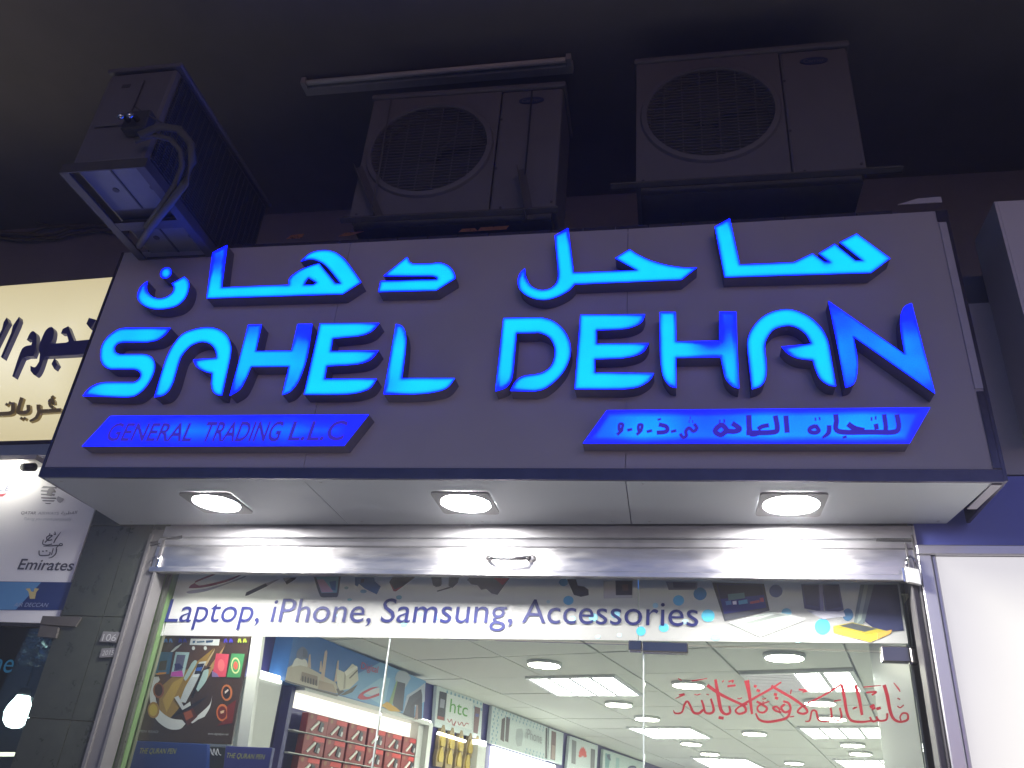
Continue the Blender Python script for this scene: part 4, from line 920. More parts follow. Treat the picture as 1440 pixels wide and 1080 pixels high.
for iu in range(-4, 2):
    for iv in range(-4, 14):
        u0 = -0.864 + 0.6 * iu; v0 = 4.87 + 0.6 * iv
        cs = [ce(u0, v0, 0), ce(u0 + 0.6, v0, 0), ce(u0 + 0.6, v0 + 0.6, 0), ce(u0, v0 + 0.6, 0)]
        if min(c[1] - fx(c[0]) for c in cs) < 0.14: continue
        us = [UDIR @ np.array(c[:2]) for c in cs]
        if min(us) < -3.5 or max(us) > 0.34: continue
        if tile_me is None:
            o3 = np.array(cs[0]); q = [np.array(c) - o3 for c in cs]; ctr = sum(q) / 4
            q = [ctr + (p - ctr) * (1 - 2 * gv / 0.6) for p in q]
            gg = G(); gg.hexa([tuple(p + [0, 0, 0]) for p in q] + [tuple(p + [0, 0, 0.014]) for p in q])
            tile_me = bpy.data.meshes.new('ceiling_tile'); tile_me.from_pydata(gg.v, [], gg.f); tile_me.materials.append(M['tile'])
            bm = bmesh.new(); bm.from_mesh(tile_me); bmesh.ops.recalc_face_normals(bm, faces=bm.faces); bm.to_mesh(tile_me); bm.free()
        t = bpy.data.objects.new('ceiling_tile', tile_me); link(t, cl)
        t.location = (cs[0][0], cs[0][1], CEIL_Z + 0.004 + random.uniform(-0.0015, 0.0015))
# recessed troffers
M['louvre'] = mat('white louvre', (0.62, 0.64, 0.62), 0.35, var=0.05)
tl = ['square louvred light panel nearest the entrance, left row', 'small square louvred light panel second in the left row', 'square louvred light panel beside the air grille, right row', 'square louvred light panel under the end of the red calligraphy', 'farthest louvred light panel in the left row', 'farthest louvred light panel in the right row']
for k, px in enumerate(troffers):
    c = [at_height(x, y, CEIL_Z - EYE - 0.006) for x, y in px]
    ctr = sum(c) / 4
    t = thing('ceiling_light', tl[k], 'ceiling light', (ctr[0], ctr[1], CEIL_Z - 0.006), 'louvred light panels in the shop ceiling')
    lerp = lambda a, b: (1 - b) * ((1 - a) * c[0] + a * c[1]) + b * ((1 - a) * c[3] + a * c[2])
    def pt(a, b, dz): q = lerp(a, b); return (q[0], q[1], CEIL_Z + dz)
    fr = G()
    for (a0_, a1_, b0_, b1_) in ((0, 1, 0, 0.04), (0, 1, 0.96, 1), (0, 0.04, 0.04, 0.96), (0.96, 1, 0.04, 0.96)):
        fr.hexa([pt(a0_, b0_, -0.012), pt(a1_, b0_, -0.012), pt(a1_, b1_, -0.012), pt(a0_, b1_, -0.012), pt(a0_, b0_, 0.003), pt(a1_, b0_, 0.003), pt(a1_, b1_, 0.003), pt(a0_, b1_, 0.003)])
    fr.build('frame', M['louvre'], t)
    lo = 0.5 if k == 2 else 0.04
    df = G(); df.add([pt(lo, 0.04, 0.0015), pt(0.96, 0.04, 0.0015), pt(0.96, 0.96, 0.0015), pt(lo, 0.96, 0.0015)], [(3, 2, 1, 0)])
    obj('diffuser', df.v, df.f, TROFFER, t)
    lv = G(); nb = 2 if k == 2 else 4
    for j in range(1, nb):
        a = lo + (0.96 - lo) * j / nb
        lv.hexa([pt(a - 0.02, 0.04, -0.014), pt(a + 0.02, 0.04, -0.014), pt(a + 0.02, 0.96, -0.014), pt(a - 0.02, 0.96, -0.014), pt(a - 0.006, 0.04, 0.001), pt(a + 0.006, 0.04, 0.001), pt(a + 0.006, 0.96, 0.001), pt(a - 0.006, 0.96, 0.001)])
    lv.build('louvre', M['louvre'], t)
    cr_ = G()
    for j in range(1, 9):
        b_ = 0.04 + 0.92 * j / 9
        cr_.hexa([pt(lo, b_ - 0.006, -0.009), pt(0.96, b_ - 0.006, -0.009), pt(0.96, b_ + 0.006, -0.009), pt(lo, b_ + 0.006, -0.009), pt(lo, b_ - 0.006, 0.0), pt(0.96, b_ - 0.006, 0.0), pt(0.96, b_ + 0.006, 0.0), pt(lo, b_ + 0.006, 0.0)])
    cr_.build('cross_blade', M['louvre'], t)
    if k == 2:
        av = thing('air_grille', 'grey slatted air grille in the shop ceiling beside a light panel', 'air vent', pt(0.25, 0.5, -0.01))
        bk_ = G(); bk_.add([pt(0.04, 0.04, 0.001), pt(0.49, 0.04, 0.001), pt(0.49, 0.96, 0.001), pt(0.04, 0.96, 0.001)], [(3, 2, 1, 0)]); obj('backing', bk_.v, bk_.f, M['dark'], av)
        for j in range(12):
            b_ = 0.06 + 0.9 * j / 12
            s_ = G().hexa([pt(0.042, b_, -0.010), pt(0.488, b_, -0.010), pt(0.488, b_ + 0.03, -0.013), pt(0.042, b_ + 0.03, -0.013), pt(0.042, b_ + 0.02, -0.001), pt(0.488, b_ + 0.02, -0.001), pt(0.488, b_ + 0.045, -0.001), pt(0.042, b_ + 0.045, -0.001)])
            s_.build('slat', M['alu'], av)
def shop_downlight():
    r_ = bpy.data.objects.new('ceiling_downlight', None); link(r_)
    G().lathe((0, 0, -0.016), [(0.088, 0.0), (0.098, 0.002), (0.1, 0.018)], 24).build('rim', M['louvre'], r_, smooth=True)
    seg = 24
    obj('lamp', [(0.089 * math.cos(2 * math.pi * i / seg), 0.089 * math.sin(2 * math.pi * i / seg), -0.0175) for i in range(seg)], [tuple(range(seg))[::-1]], SHOPDISC, r_)
    return r_
sd = shop_downlight()
dlab = ['round shop lamp nearest the entrance, left of the middle hinge', 'round shop lamp below the printed laptop, ahead of the air grille', 'round shop lamp behind the left end of the red calligraphy', 'round shop lamp just behind the first left light panel', 'round shop lamp in the middle of the red calligraphy', 'round shop lamp in front of the second left light panel', 'round shop lamp under the middle of the red calligraphy',
        'round shop lamp in the middle row below the calligraphy', 'round shop lamp just behind the second left light panel', 'round shop lamp in front of the farthest left light panel', 'round shop lamp just behind the right row light panel below the calligraphy', 'round shop lamp in front of the farthest right light panel', 'round shop lamp farthest away in the middle row']
for k, (x, y) in enumerate(dlpx):
    o = sd if k == 0 else copy_tree(sd)
    p = at_height(x, y, CEIL_Z - EYE - 0.016); o.location = (p[0], p[1], CEIL_Z)
    tag(o, dlab[k], 'downlight', 'round downlights in the shop ceiling')

# ---- header signs along the display wall
def lw(px, py, off=0.0): return LWALL.hit(px, py, off)
def header(name, label, px, off, m, n0=0.004):
    pts = [tuple(lw(x, y, off)) for x, y in px]
    t = thing(name, label, 'header sign', LWALL.w(pts[0][0], min(p[1] for p in pts), off))
    G().pquad(LWALL, pts, n0, off).build('board', m, t)
    return t
mq = header('header_sign', 'long blue header picture of a domed mosque above the red boxes', [(401, 957), (594, 1011), (599, 958), (415.5, 882)], 0.12, paint(60, 110, 175))
k3 = lambda p: crop(p, 380, 880, 4.5)
mp_ = [(paint(120, 165, 205), k3([(420, 430), (560, 300), (700, 230), (985, 352), (965, 588), (700, 515)])), (paint(150, 190, 215), k3([(560, 420), (700, 330), (760, 330), (720, 510)])),
       (paint(196, 186, 168), k3([(95, 344), (110, 265), (160, 235), (200, 250), (240, 262), (300, 295), (360, 330), (415, 360), (440, 430), (300, 400), (180, 368)])), (paint(150, 132, 112), k3([(190, 345), (200, 290), (300, 320), (300, 380)])), (paint(225, 222, 215), k3([(135, 260), (165, 205, 1), (225, 215, 1), (240, 262), (190, 250)])),
       (paint(112, 118, 140), k3([(165, 200), (172, 160, 1), (205, 132, 1), (235, 160, 1), (238, 205), (200, 215)])), (paint(90, 96, 118), k3([(205, 200), (210, 145, 1), (235, 165, 1), (236, 205)])),
       (paint(205, 180, 160), k3([(318, 340), (345, 165), (356, 152), (362, 168), (340, 350)])), (paint(205, 180, 160), k3([(310, 290), (318, 225), (325, 222), (328, 295)])), (paint(200, 178, 158), k3([(236, 262), (246, 182), (255, 180), (258, 268)])), (paint(200, 178, 158), k3([(405, 355), (425, 222), (434, 218), (430, 350)])), (paint(170, 150, 128), k3([(300, 400), (310, 345), (400, 370), (420, 430)])),
       (paint(88, 84, 82), k3([(95, 346), (180, 368), (430, 436), (425, 448), (95, 356)])), (paint(60, 52, 48), k3([(418, 400), (440, 392), (470, 415), (432, 442)])),
       (paint(214, 208, 190), k3([(418, 270), (470, 295), (520, 240), (552, 262), (558, 345), (500, 400), (440, 410), (425, 380)])), (paint(165, 160, 140), k3([(470, 295), (480, 300), (475, 395), (462, 402)])), (paint(235, 230, 218), k3([(470, 290), (545, 252), (555, 265), (480, 320)])), (paint(120, 112, 100), k3([(498, 330), (550, 278), (556, 285), (505, 336)])), (paint(90, 80, 70), k3([(440, 440), (555, 370), (520, 420), (470, 440)])),
       (paint(180, 40, 62), k3([(552, 455), (575, 425, 1), (640, 392, 1), (692, 385), (640, 405, 1), (590, 435, 1), (620, 450, 1), (690, 425), (690, 442), (620, 465, 1), (570, 468)])), (paint(205, 208, 215), k3([(600, 430), (640, 405), (692, 392), (690, 425), (640, 440)])),
       (paint(176, 182, 192), k3([(790, 330), (810, 290, 1), (860, 290, 1), (890, 330), (850, 400), (800, 390)])), (paint(72, 70, 80), k3([(775, 490), (800, 350), (855, 365), (838, 540), (790, 530)])), (paint(140, 165, 120), k3([(750, 490), (800, 345), (806, 352), (772, 500)])), (paint(205, 160, 60), k3([(700, 505), (740, 480), (800, 520), (830, 545), (760, 540)])), (paint(180, 186, 200), k3([(865, 440), (930, 400), (980, 360), (978, 480), (860, 540), (838, 565)])), (paint(70, 70, 84), k3([(840, 560), (880, 450), (955, 400), (962, 440), (890, 500), (880, 575)])), (paint(150, 125, 120), k3([(915, 590), (925, 490), (940, 490), (935, 595)])), (paint(58, 56, 70), k3([(880, 575), (890, 500), (962, 440), (960, 588), (935, 590), (935, 500), (915, 500), (910, 585)]))]
for j in range(6):
    x = 200 + j * 17
    mp_.append((paint(74, 62, 54), k3([(x, 352 + j * 5), (x + 2, 320 + j * 5), (x + 7, 313 + j * 5), (x + 11, 323 + j * 5), (x + 9, 355 + j * 5)])))
decal('printed_picture', LWALL, mp_, 0.1215, mq, gap=0.0001)
text('lettering', 'Digital', LWALL, (507.5, 940.5), (531, 946.5), (508.5, 931), 0.127, paint(190, 40, 60), mq)
# valance and cabinet of red boxes
cb = thing('display_cabinet', 'lit display cabinet under the mosque header holding rows of red boxes', 'display cabinet', LWALL.w(4.3, 0.02, 0.0))
va = tuple
aA, aB = lw(407, 968)[0] - 0.02, lw(579, 1013)[0] + 0.03
G().pbox(LWALL, aA, aB, 0.590 + EYE - 0.02, 0.5945 + EYE, 0.004, 0.118).build('top_board', M['white_lam'], cb)
g = G(); g.add([LWALL.w(aA, 0.492 + EYE, 0.02), LWALL.w(aB, 0.482 + EYE, 0.02), LWALL.w(aB, 0.569 + EYE, 0.02), LWALL.w(aA, 0.569 + EYE, 0.02)], [(0, 1, 2, 3)])
obj('lit_panel', g.v, g.f, VALANCE, cb)
G().pbox(LWALL, aB, aB + 0.05, 0.02, 0.588 + EYE, 0.004, 0.118).build('side_board', M['white_lam'], cb)
G().pbox(LWALL, aA - 0.03, aA, 0.02, 0.588 + EYE, 0.004, 0.06).build('side_board', M['purple'], cb)
for z in (0.381, 0.276, 0.17):
    G().pbox(LWALL, aA + 0.002, aB - 0.002, z + EYE - 0.004, z + EYE, 0.005, 0.085).build('shelf', M['white_lam'], cb)
# red boxes: one built, the rest copied
def red_box():
    r_ = bpy.data.objects.new('pen_carton', None); link(r_)
    P0 = Plane(0, 0, WDIR[0], WDIR[1])
    bevel(G().pbox(P0, -0.092, 0.092, 0.0, 0.098, 0.0, 0.045).build('carton', paint(140, 48, 46), r_), 0.002)
    G().pquad(P0, [(-0.02, 0.072), (0.085, 0.072), (0.085, 0.094), (-0.012, 0.094)], 0.0452, 0.0465).build('title_label', paint(205, 60, 55), r_)
    G().pquad(P0, [(-0.062, 0.018), (-0.048, 0.012), (0.012, 0.060), (0.0, 0.068)], 0.0452, 0.051).build('pen', paint(225, 222, 215), r_)
    G().pquad(P0, [(0.008, 0.020), (0.040, 0.014), (0.052, 0.060), (0.022, 0.066)], 0.0452, 0.050).build('device', paint(52, 54, 62), r_)
    g = G(); seg = 12
    g.add([P0.w(-0.062 + 0.014 * math.cos(2 * math.pi * i / seg), 0.082 + 0.012 * math.sin(2 * math.pi * i / seg), 0.0458) for i in range(seg)], [tuple(range(seg))])
    obj('seal', g.v, g.f, paint(150, 100, 70), r_)
    G().pquad(P0, [(0.030, 0.018), (0.046, 0.016), (0.052, 0.040), (0.036, 0.042)], 0.0505, 0.0512).build('button_plate', paint(205, 205, 205), r_)
    return r_
rb = red_box(); first = True
for row in range(4):
    for c in range(6):
        o = rb if first else copy_tree(rb); first = False
        a = 3.905 + 0.2 * c; z = 0.381 - row * 0.105
        q = LWALL.w(a + random.uniform(-0.004, 0.004), z + EYE + 0.0005, 0.022 + random.uniform(0, 0.01))
        o.location = q
        ordn = ['first', 'second', 'third', 'fourth', 'fifth', 'sixth'][c]
        tag(o, 'red pen box, %s from the entrance in the %s row of the lit cabinet' % (ordn, ['top', 'second', 'third', 'bottom'][row]), 'box', 'red pen boxes in the lit cabinet')

def posts(label, px, topw=True):
    pts = [tuple(lw(x, y, 0.08)) for x, y in px]
    t = thing('white_pillar', label, 'pillar', LWALL.w(pts[0][0], 0.0, 0.05))
    a_0, a_1, zt_ = min(p[0] for p in pts), max(p[0] for p in pts), max(p[1] for p in pts)
    G().pbox(LWALL, a_0, a_1, 0.01, zt_ - 0.02, 0.004, 0.08).build('post', M['white_lam'], t)
    G().pbox(LWALL, a_0 + 0.01, a_1 - 0.01, zt_ - 0.019, zt_ + 0.015, 0.02, 0.085).build('lamp', STRIP, t)
posts('white cabinet pillar topped by a lamp, next to the brown poster', [(358, 950), (392, 955), (380, 1045), (345, 1045)])
posts('white pillar with lamp between the mosque header and the green lettered sign', [(590, 1013), (604, 1017), (600, 1075), (586, 1075)])
posts('white pillar under the right end of the green lettered sign', [(674, 1044), (684, 1046), (680, 1078), (670, 1078)])

dotc = paint(120, 165, 185)
def dotted(P_, t, px, off, nx=10, ny=5, rr=0.014, keep=lambda u, v: True):
    c = [np.array(lw(x, y, off)) for x, y in px]; g = G(); seg = 8
    for i in range(nx):
        for j in range(ny):
            u, v = (i + 0.5 + 0.25 * (j % 2)) / nx, (j + 0.5) / ny
            if not keep(u, v) or u > 0.98: continue
            p = (1 - v) * ((1 - u) * c[0] + u * c[1]) + v * ((1 - u) * c[3] + u * c[2])
            g.add([P_.w(p[0] + rr * math.cos(2 * math.pi * q / seg), p[1] + rr * math.sin(2 * math.pi * q / seg), off) for q in range(seg)], [tuple(range(seg))])
    o_ = obj('printed_dots', g.v, g.f, dotc, t); o_['kind'] = 'stuff'
pale = paint(205, 215, 214)
k4 = lambda p: crop(p, 580, 960, 7.2)
H1 = [(611, 1021), (676, 1040), (679, 987), (614.7, 964)]
h1 = header('header_sign', 'white dotted header sign with green lowercase letters', H1, 0.03, pale)
dotted(LWALL, h1, H1, 0.0315, 12, 7, 0.012, lambda u, v: v > 0.72 and u > 0.2)
decal('printed_picture', LWALL, [(paint(60, 58, 66), k4([(275, 85), (350, 105), (325, 385), (248, 365)])), (paint(150, 150, 160), k4([(285, 160), (330, 175), (320, 260), (275, 250)])), (paint(150, 80, 70), k4([(258, 335), (320, 350), (318, 385), (250, 368)])), (paint(120, 90, 90), k4([(630, 240), (690, 258), (660, 520), (615, 505)])), (paint(90, 90, 150), k4([(640, 310), (675, 318), (668, 350), (634, 342)])), (paint(225, 230, 228), k4([(350, 110), (610, 190), (600, 480), (335, 400)]))], 0.0312, h1)
text('lettering', 'htc', LWALL, (632, 1001), (657, 1008), (633, 982), 0.0335, paint(90, 165, 70), h1)
strokes('script', LWALL, [(k4([(355, 365), (375, 400), (395, 370), (410, 430), (440, 390), (420, 440)]), 1.2), (k4([(460, 395), (475, 430), (500, 400), (520, 440), (545, 410), (570, 420)]), 1.2)], 0.0335, paint(170, 90, 90), h1)
H2 = [(688, 1044.7), (770, 1070), (770, 1022.5), (692.5, 992.6)]
h2 = header('header_sign', 'white dotted header sign with a grey phone and grey lettering', H2, 0.03, pale)
dotted(LWALL, h2, H2, 0.0315, 16, 10, 0.010, lambda u, v: v > 0.8 or u < 0.12 or (u > 0.55 and v < 0.25))
decal('printed_picture', LWALL, [(paint(80, 66, 66), k4([(905, 370), (940, 350), (925, 600), (890, 575)])), (paint(86, 76, 76), k4([(950, 345), (990, 355), (970, 605), (938, 590)])), (paint(170, 178, 180), k4([(1055, 470), (1110, 470, 1), (1118, 540, 1), (1105, 640), (1060, 640, 1), (1045, 560, 1)])), (paint(60, 50, 52), k4([(1350, 455), (1366, 460), (1362, 770), (1344, 765)]))], 0.0312, h2)
text('lettering', 'iPhone', LWALL, (739, 1038), (762, 1046), (740, 1024), 0.0335, paint(150, 155, 158), h2)
k5 = lambda p: crop(p, 740, 1000, 8.0)
H3 = [(771, 1069), (790, 1076), (792.5, 1031), (772.5, 1023.6)]
h3 = header('header_sign', 'narrow white header sign with one dark phone picture', H3, 0.03, pale)
decal('printed_picture', LWALL, [(paint(100, 70, 66), k5([(285, 220), (338, 240), (325, 555), (272, 540)])), (paint(150, 130, 120), k5([(290, 380), (325, 390), (320, 545), (282, 535)]))], 0.0312, h3)
H4 = [(797, 1083), (838, 1098), (841, 1048.4), (801.5, 1034.8)]
h4 = header('header_sign', 'white header sign with a red flower emblem', H4, 0.03, pale)
pet = []
for j in range(8):
    an = math.radians(-78 + j * 22.3); cx_, cy_ = 635, 520
    dx, dy = math.sin(an), -math.cos(an)
    pet.append((paint(215, 75, 62), k5([(cx_ + dx * 8, cy_ + dy * 12), (cx_ + dx * 38 - dy * 12, cy_ + dy * 75 + dx * 14, 1), (cx_ + dx * 48, cy_ + dy * 125), (cx_ + dx * 38 + dy * 12, cy_ + dy * 75 - dx * 14, 1)])))
decal('printed_picture', LWALL, [(paint(110, 112, 112), k5([(515, 320), (565, 340), (555, 600), (508, 585)])), (paint(96, 96, 98), k5([(728, 420), (775, 435), (768, 660), (722, 645)]))] + pet, 0.0312, h4, gap=0.0001)
H5 = [(846, 1100), (906, 1118), (906, 1072.5), (848.5, 1053.6)]
h5 = header('header_sign', 'pale header sign with a teal picture and dark dome, farthest along the wall', H5, 0.03, paint(190, 205, 200))
decal('printed_picture', LWALL, [(paint(100, 150, 150), k5([(890, 470), (950, 490), (930, 640), (885, 640)])), (paint(150, 185, 185), k5([(1010, 520), (1050, 530), (1045, 640), (1005, 640)])), (paint(70, 80, 110), k5([(905, 500), (935, 480), (955, 560), (920, 540)])), (paint(30, 36, 90), k5([(1140, 640), (1160, 620, 1), (1200, 612, 1), (1235, 625, 1), (1240, 640)]))], 0.0312, h5, gap=0.0001)
# lit valance under the second header, far shelves
v2 = thing('shelf_light', 'bright white lit valance under the grey phone header', 'shelf light', LWALL.w(6.7, 0.56 + EYE, 0.02))
pts = [tuple(lw(x, y, 0.03)) for x, y in ((690, 1080), (770, 1080), (770, 1073), (692, 1049))]
G().pquad(LWALL, [(6.2, 0.38 + EYE), (7.5, 0.38 + EYE), (7.5, 0.555 + EYE), (6.2, 0.57 + EYE)], 0.003, 0.02).build('panel', STRIP, v2)
s2 = thing('shelf_light', 'thin lamp strip under the green lettered header', 'shelf light', LWALL.pw(635, 1036, 0.05))
slab('strip', LWALL, [(616, 1032.5), (655, 1044.5), (656, 1041), (618, 1029)], 0.035, 0.05, STRIP, s2)
# gold packs
def gold_pack():
    r_ = bpy.data.objects.new('gold_pack', None); link(r_)
    P0 = Plane(0, 0, WDIR[0], WDIR[1])
    ol = outline([(-0.045, 0.0), (0.045, 0.0), (0.052, 0.06, 1), (0.035, 0.12, 1), (0.012, 0.165), (-0.012, 0.165), (-0.035, 0.12, 1), (-0.052, 0.06, 1)])
    solid('pouch', P0, [ol], 0.0, 0.025, paint(150, 130, 90), r_)
    solid('blister', P0, [outline([(-0.028, 0.03), (0.028, 0.03), (0.032, 0.07, 1), (0.0, 0.125, 1), (-0.032, 0.07, 1)])], 0.0252, 0.035, paint(185, 160, 70), r_)
    return r_
gp = gold_pack(); first = True
for row, (y0_, cells) in enumerate(((1056, (618, 631, 644, 657, 667)), (1078, (615, 628, 641, 653)))):
    for c, x in enumerate(cells):
        o = gp if first else copy_tree(gp); first = False
        a, z = lw(x, y0_ + c * 3.2, 0.02)
        o.location = LWALL.w(a, z, 0.008)
        tag(o, 'gold blister pack, %s from the left in the %s row below green lettering' % (['first', 'second', 'third', 'fourth', 'fifth'][c], ['upper', 'lower'][row]), 'blister pack', 'gold blister packs on the display wall')

# ================================================================== left: granite pillar and number plates
pill = thing('tiled_pillar', 'green grey granite tiled pillar left of the shop entrance', 'pillar', FAC.w(fa(150, 868)[0] - 0.1, 0.0, -0.01))
pa0 = fa(133, 720)[0]; pa1 = g0 - 0.003; pm = fa(143, 870)[0]
G().pbox(FAC, pa0, pa1, 0.0, 2.04 + EYE, -0.30, -0.016).build('core', M['grout'], pill)
rows = [-1.6, -1.41, -0.99, -0.57, -0.15, 0.268, 0.688, 1.10, 1.52, 1.94]
for i in range(len(rows) - 1):
    for (b0, b1) in ((pa0, pm - 0.0015), (pm + 0.0015, pa1)):
        t = G().pbox(FAC, b0, b1, rows[i] + EYE + 0.0015, rows[i + 1] + EYE - 0.0015, -0.0158, -0.004 + random.uniform(-0.0008, 0.0008)).build('tile', M['granite'], pill)
for lab, px, txt in (('grey number plate with digits on the granite pillar', [(139, 902.5), (163, 903.5), (169, 889), (145, 888)], '106'), ('small dark plate below the numbered plate on the pillar', [(139, 925), (160, 924), (164, 911), (143, 912)], None)):
    pts = [tuple(FAC.hit(x, y, 0.004)) for x, y in px]
    t = thing('number_plate' if txt else 'wall_plate', lab, 'plate', FAC.w(pts[0][0], pts[0][1], 0.0))
    bevel(G().pquad(FAC, pts, -0.003, 0.004).build('plate', M['plate'], t), 0.001)
    if txt: text('digits', txt, FAC, (143, 901), (162, 901.5), (145, 891.5), 0.0055, M['plate_text'], t)
    else: text('digits', '2015', FAC, (143, 922), (159, 921), (145, 915), 0.0055, M['plate_text'], t)
tp = thing('dark_bracket', 'dark metal bracket strip across the pillar edge by the airline panel', 'bracket', FAC.pw(85, 885, 0.01))
slab('strip', FAC, [(56, 878), (106, 881), (114, 868), (60, 866)], -0.002, 0.006, M['iron'], tp)
slab('flap', FAC, [(52, 895), (78, 897), (82, 882), (57, 879)], -0.002, 0.010, M['iron'], tp)

# ================================================================== left neighbour: cream sign, tube lamp, airline panel, window
NS = FAC.shifted(0.02)
ns = thing('cream_sign', 'cream lit box sign with navy Arabic letters left of the shop', 'shop sign', NS.w(-1.6, 1.52 + EYE, 0.0))
n_r = NS.hit(150, 391)[0] + 0.25
z_top = NS.hit(100, 394.5)[1]; z_bot = NS.hit(40, 621)[1]
G().pbox(NS, -5.0, n_r, z_bot + 0.002, z_top - 0.002, -0.12, -0.002).build('box', M['trim_dark'], ns)
lit_face('face', NS, [[(-5.0, z_bot + 0.002), (n_r, z_bot + 0.002), (n_r, z_top), (-5.0, z_top)]], 0.0, CREAM, ns, reach=0.5, step=0.08)
G().pbox(NS, -5.0, n_r, z_bot - 0.08, z_bot, -0.10, 0.012).build('bottom_frame', M['alu'], ns)
G().pbox(NS, -5.0, n_r, z_bot - 0.022, z_bot - 0.001, 0.0125, 0.016).build('frame_lip', M['trim_dark'], ns)
e5 = lambda p: crop(p, 0, 380, 3.856)
NAVY = mat('navy acrylic letter', (0.05, 0.05, 0.22), 0.35); GOLD = mat('gold acrylic letter', (0.42, 0.32, 0.14), 0.35)
for lab, cs in (('navy Arabic letter jim with its bar', [[(232, 402), (360, 392), (372, 385), (362, 345), (330, 342), (340, 318), (370, 303), (386, 345), (402, 384), (520, 372), (500, 445), (420, 458), (240, 468)]]),
                ('navy Arabic letter waw', [[(265, 310), (282, 308, 1), (292, 330, 1), (285, 375, 1), (268, 398), (240, 470), (215, 540, 1), (190, 570, 1), (165, 545), (165, 518), (190, 525, 1), (212, 495), (216, 455), (209, 420, 1), (222, 380, 1), (245, 330, 1)]]),
                ('navy Arabic letter mim', [[(145, 378), (162, 342, 1), (180, 330, 1), (197, 352, 1), (195, 420, 1), (180, 466), (148, 466), (122, 475), (75, 580), (66, 575), (108, 450, 1), (132, 415, 1), (170, 405), (176, 380), (158, 372)]]),
                ('navy Arabic letter alif', [[(103, 252), (106, 270), (95, 300), (14, 478), (4, 470), (60, 340), (70, 300)]]), ('navy Arabic letter lam', [[(36, 256), (46, 282), (30, 310), (-30, 430), (-40, 420), (10, 320), (20, 280)]]),
                ('navy diamond dot under the letter jim', [[(294, 478), (311, 510), (294, 536), (279, 508)]]), ('navy Arabic dot of the letter nun', [[(482, 258), (520, 268), (490, 318), (468, 290)]])):
    c = [local(NS, outline(e5(k)), 0.03) for k in cs]
    t = solid('letter', NS, c, 0.001, 0.03, NAVY, ns); t['label'] = lab
gs = strokes('gold_lettering', NS, [(e5([(330, 758), (240, 764), (212, 762), (208, 728)]), 5.5), (e5([(290, 745), (272, 735), (268, 708), (285, 702), (290, 725)]), 4.0), (e5([(280, 682), (286, 690)]), 4.5), (e5([(212, 765), (195, 800), (160, 818)]), [5, 4.5, 2.5]), (e5([(152, 730), (150, 765), (105, 772), (98, 760), (118, 690)]), 5.0), (e5([(110, 800), (120, 806)]), 4), (e5([(128, 800), (138, 806)]), 4), (e5([(68, 716), (66, 768), (20, 778), (-30, 778)]), 5.5), (e5([(30, 724), (40, 730)]), 4), (e5([(48, 716), (57, 722)]), 4)], 0.02, GOLD, ns, depth=0.018)

tb = thing('tube_light', 'lit fluorescent tube under the cream sign', 'tube light', FAC.pw(20, 655, 0.1))
t0 = np.array(FAC.pw(36, 657, 0.10)); tdir = np.array([-FAC.a[0], -FAC.a[1], 0])
G().tube([t0 + tdir * 0.02, t0 + tdir * 1.2], 0.022, 12).build('tube', TUBE, tb, smooth=True)
G().tube([t0 + tdir * 0.018, t0 - tdir * 0.05], 0.02, 12).build('end_cap', M['black'], tb, smooth=True)
e = t0 + tdir * 0.6
G().pbox(FAC, FAC.hit(36, 650, 0.1)[0] - 1.2, FAC.hit(36, 650, 0.1)[0] + 0.06, t0[2] + 0.035, t0[2] + 0.06, 0.02, 0.11).build('batten', M['tube_body'], tb)

AP = FAC.shifted(-0.02)
ap = thing('airline_panel', 'white panel of airline logos above the neighbouring window', 'poster panel', AP.pw(85, 876))
apr = AP.hit(133, 718)[0]; apb = AP.hit(50, 876)[1]
G().pbox(AP, -4.0, apr, apb, z_bot - 0.085, -0.02, 0.0).build('panel', M['white'], ap)
GREY = paint(70, 70, 84)
def pb(p): return p
strip_ = [tuple(AP.hit(x, y, 0.001)) for x, y in ((-60, 858), (92.5, 858), (103.5, 819), (-50, 817))]
M['blue_strip'] = mat('navy blue strip', (0.015, 0.035, 0.15), 0.4)
G().pquad(AP, strip_, 0.0005, 0.002).build('blue_strip', M['blue_strip'], ap)
decal('printed_emblem', AP, [(paint(88, 140, 185), [(-60, 857), (22, 857.5), (58, 819), (-50, 817.5)]), (paint(190, 175, 120), [(42, 842), (40, 832), (36, 828), (42, 827), (44, 832), (47, 832), (49, 827), (55, 828), (51, 833), (49, 842)]),
                             (paint(40, 60, 105), [(-60, 857.2), (-58, 857.2), (-58, 857), (-60, 857)]) ], 0.003, ap, gap=0.0003)
text('lettering', 'AIR DECCAN', AP, (19, 853), (66, 853.5), (21, 847.5), 0.0045, paint(150, 160, 190), ap, shear=0.15)
text('lettering', 'Emirates', AP, (24, 800.5), (101, 802.5), (29, 786), 0.0015, GREY, ap, shear=0.1, thick=0.012)
text('lettering', 'QATAR', AP, (29, 723), (50, 723.5), (30, 719), 0.0015, GREY, ap); text('lettering', 'AIRWAYS', AP, (53, 723.5), (82, 724), (54, 719.5), 0.0015, paint(150, 150, 160), ap)
text('lettering', arabic('\u0627\u0644\u0642\u0637\u0631\u064a\u0629'), AP, (85, 725), (107, 724), (86, 719), 0.0015, GREY, ap, fit=True)
text('lettering', 'Taking you more personally', AP, (32, 731.5), (100, 732), (33, 727.5), 0.0015, paint(170, 175, 180), ap, shear=0.2)
text('lettering', 'AIR FRANCE', AP, (-62, 690.5), (12, 690), (-60, 684), 0.0015, paint(50, 70, 120), ap, shear=0.15)
decal('printed_emblem', AP, [(paint(175, 60, 75), [(-14, 696), (10, 693.5), (4, 698), (-10, 699)])], 0.0015, ap)
c7 = lambda p: crop(p, 0, 660, 4.906)
k7 = 1 / 4.906
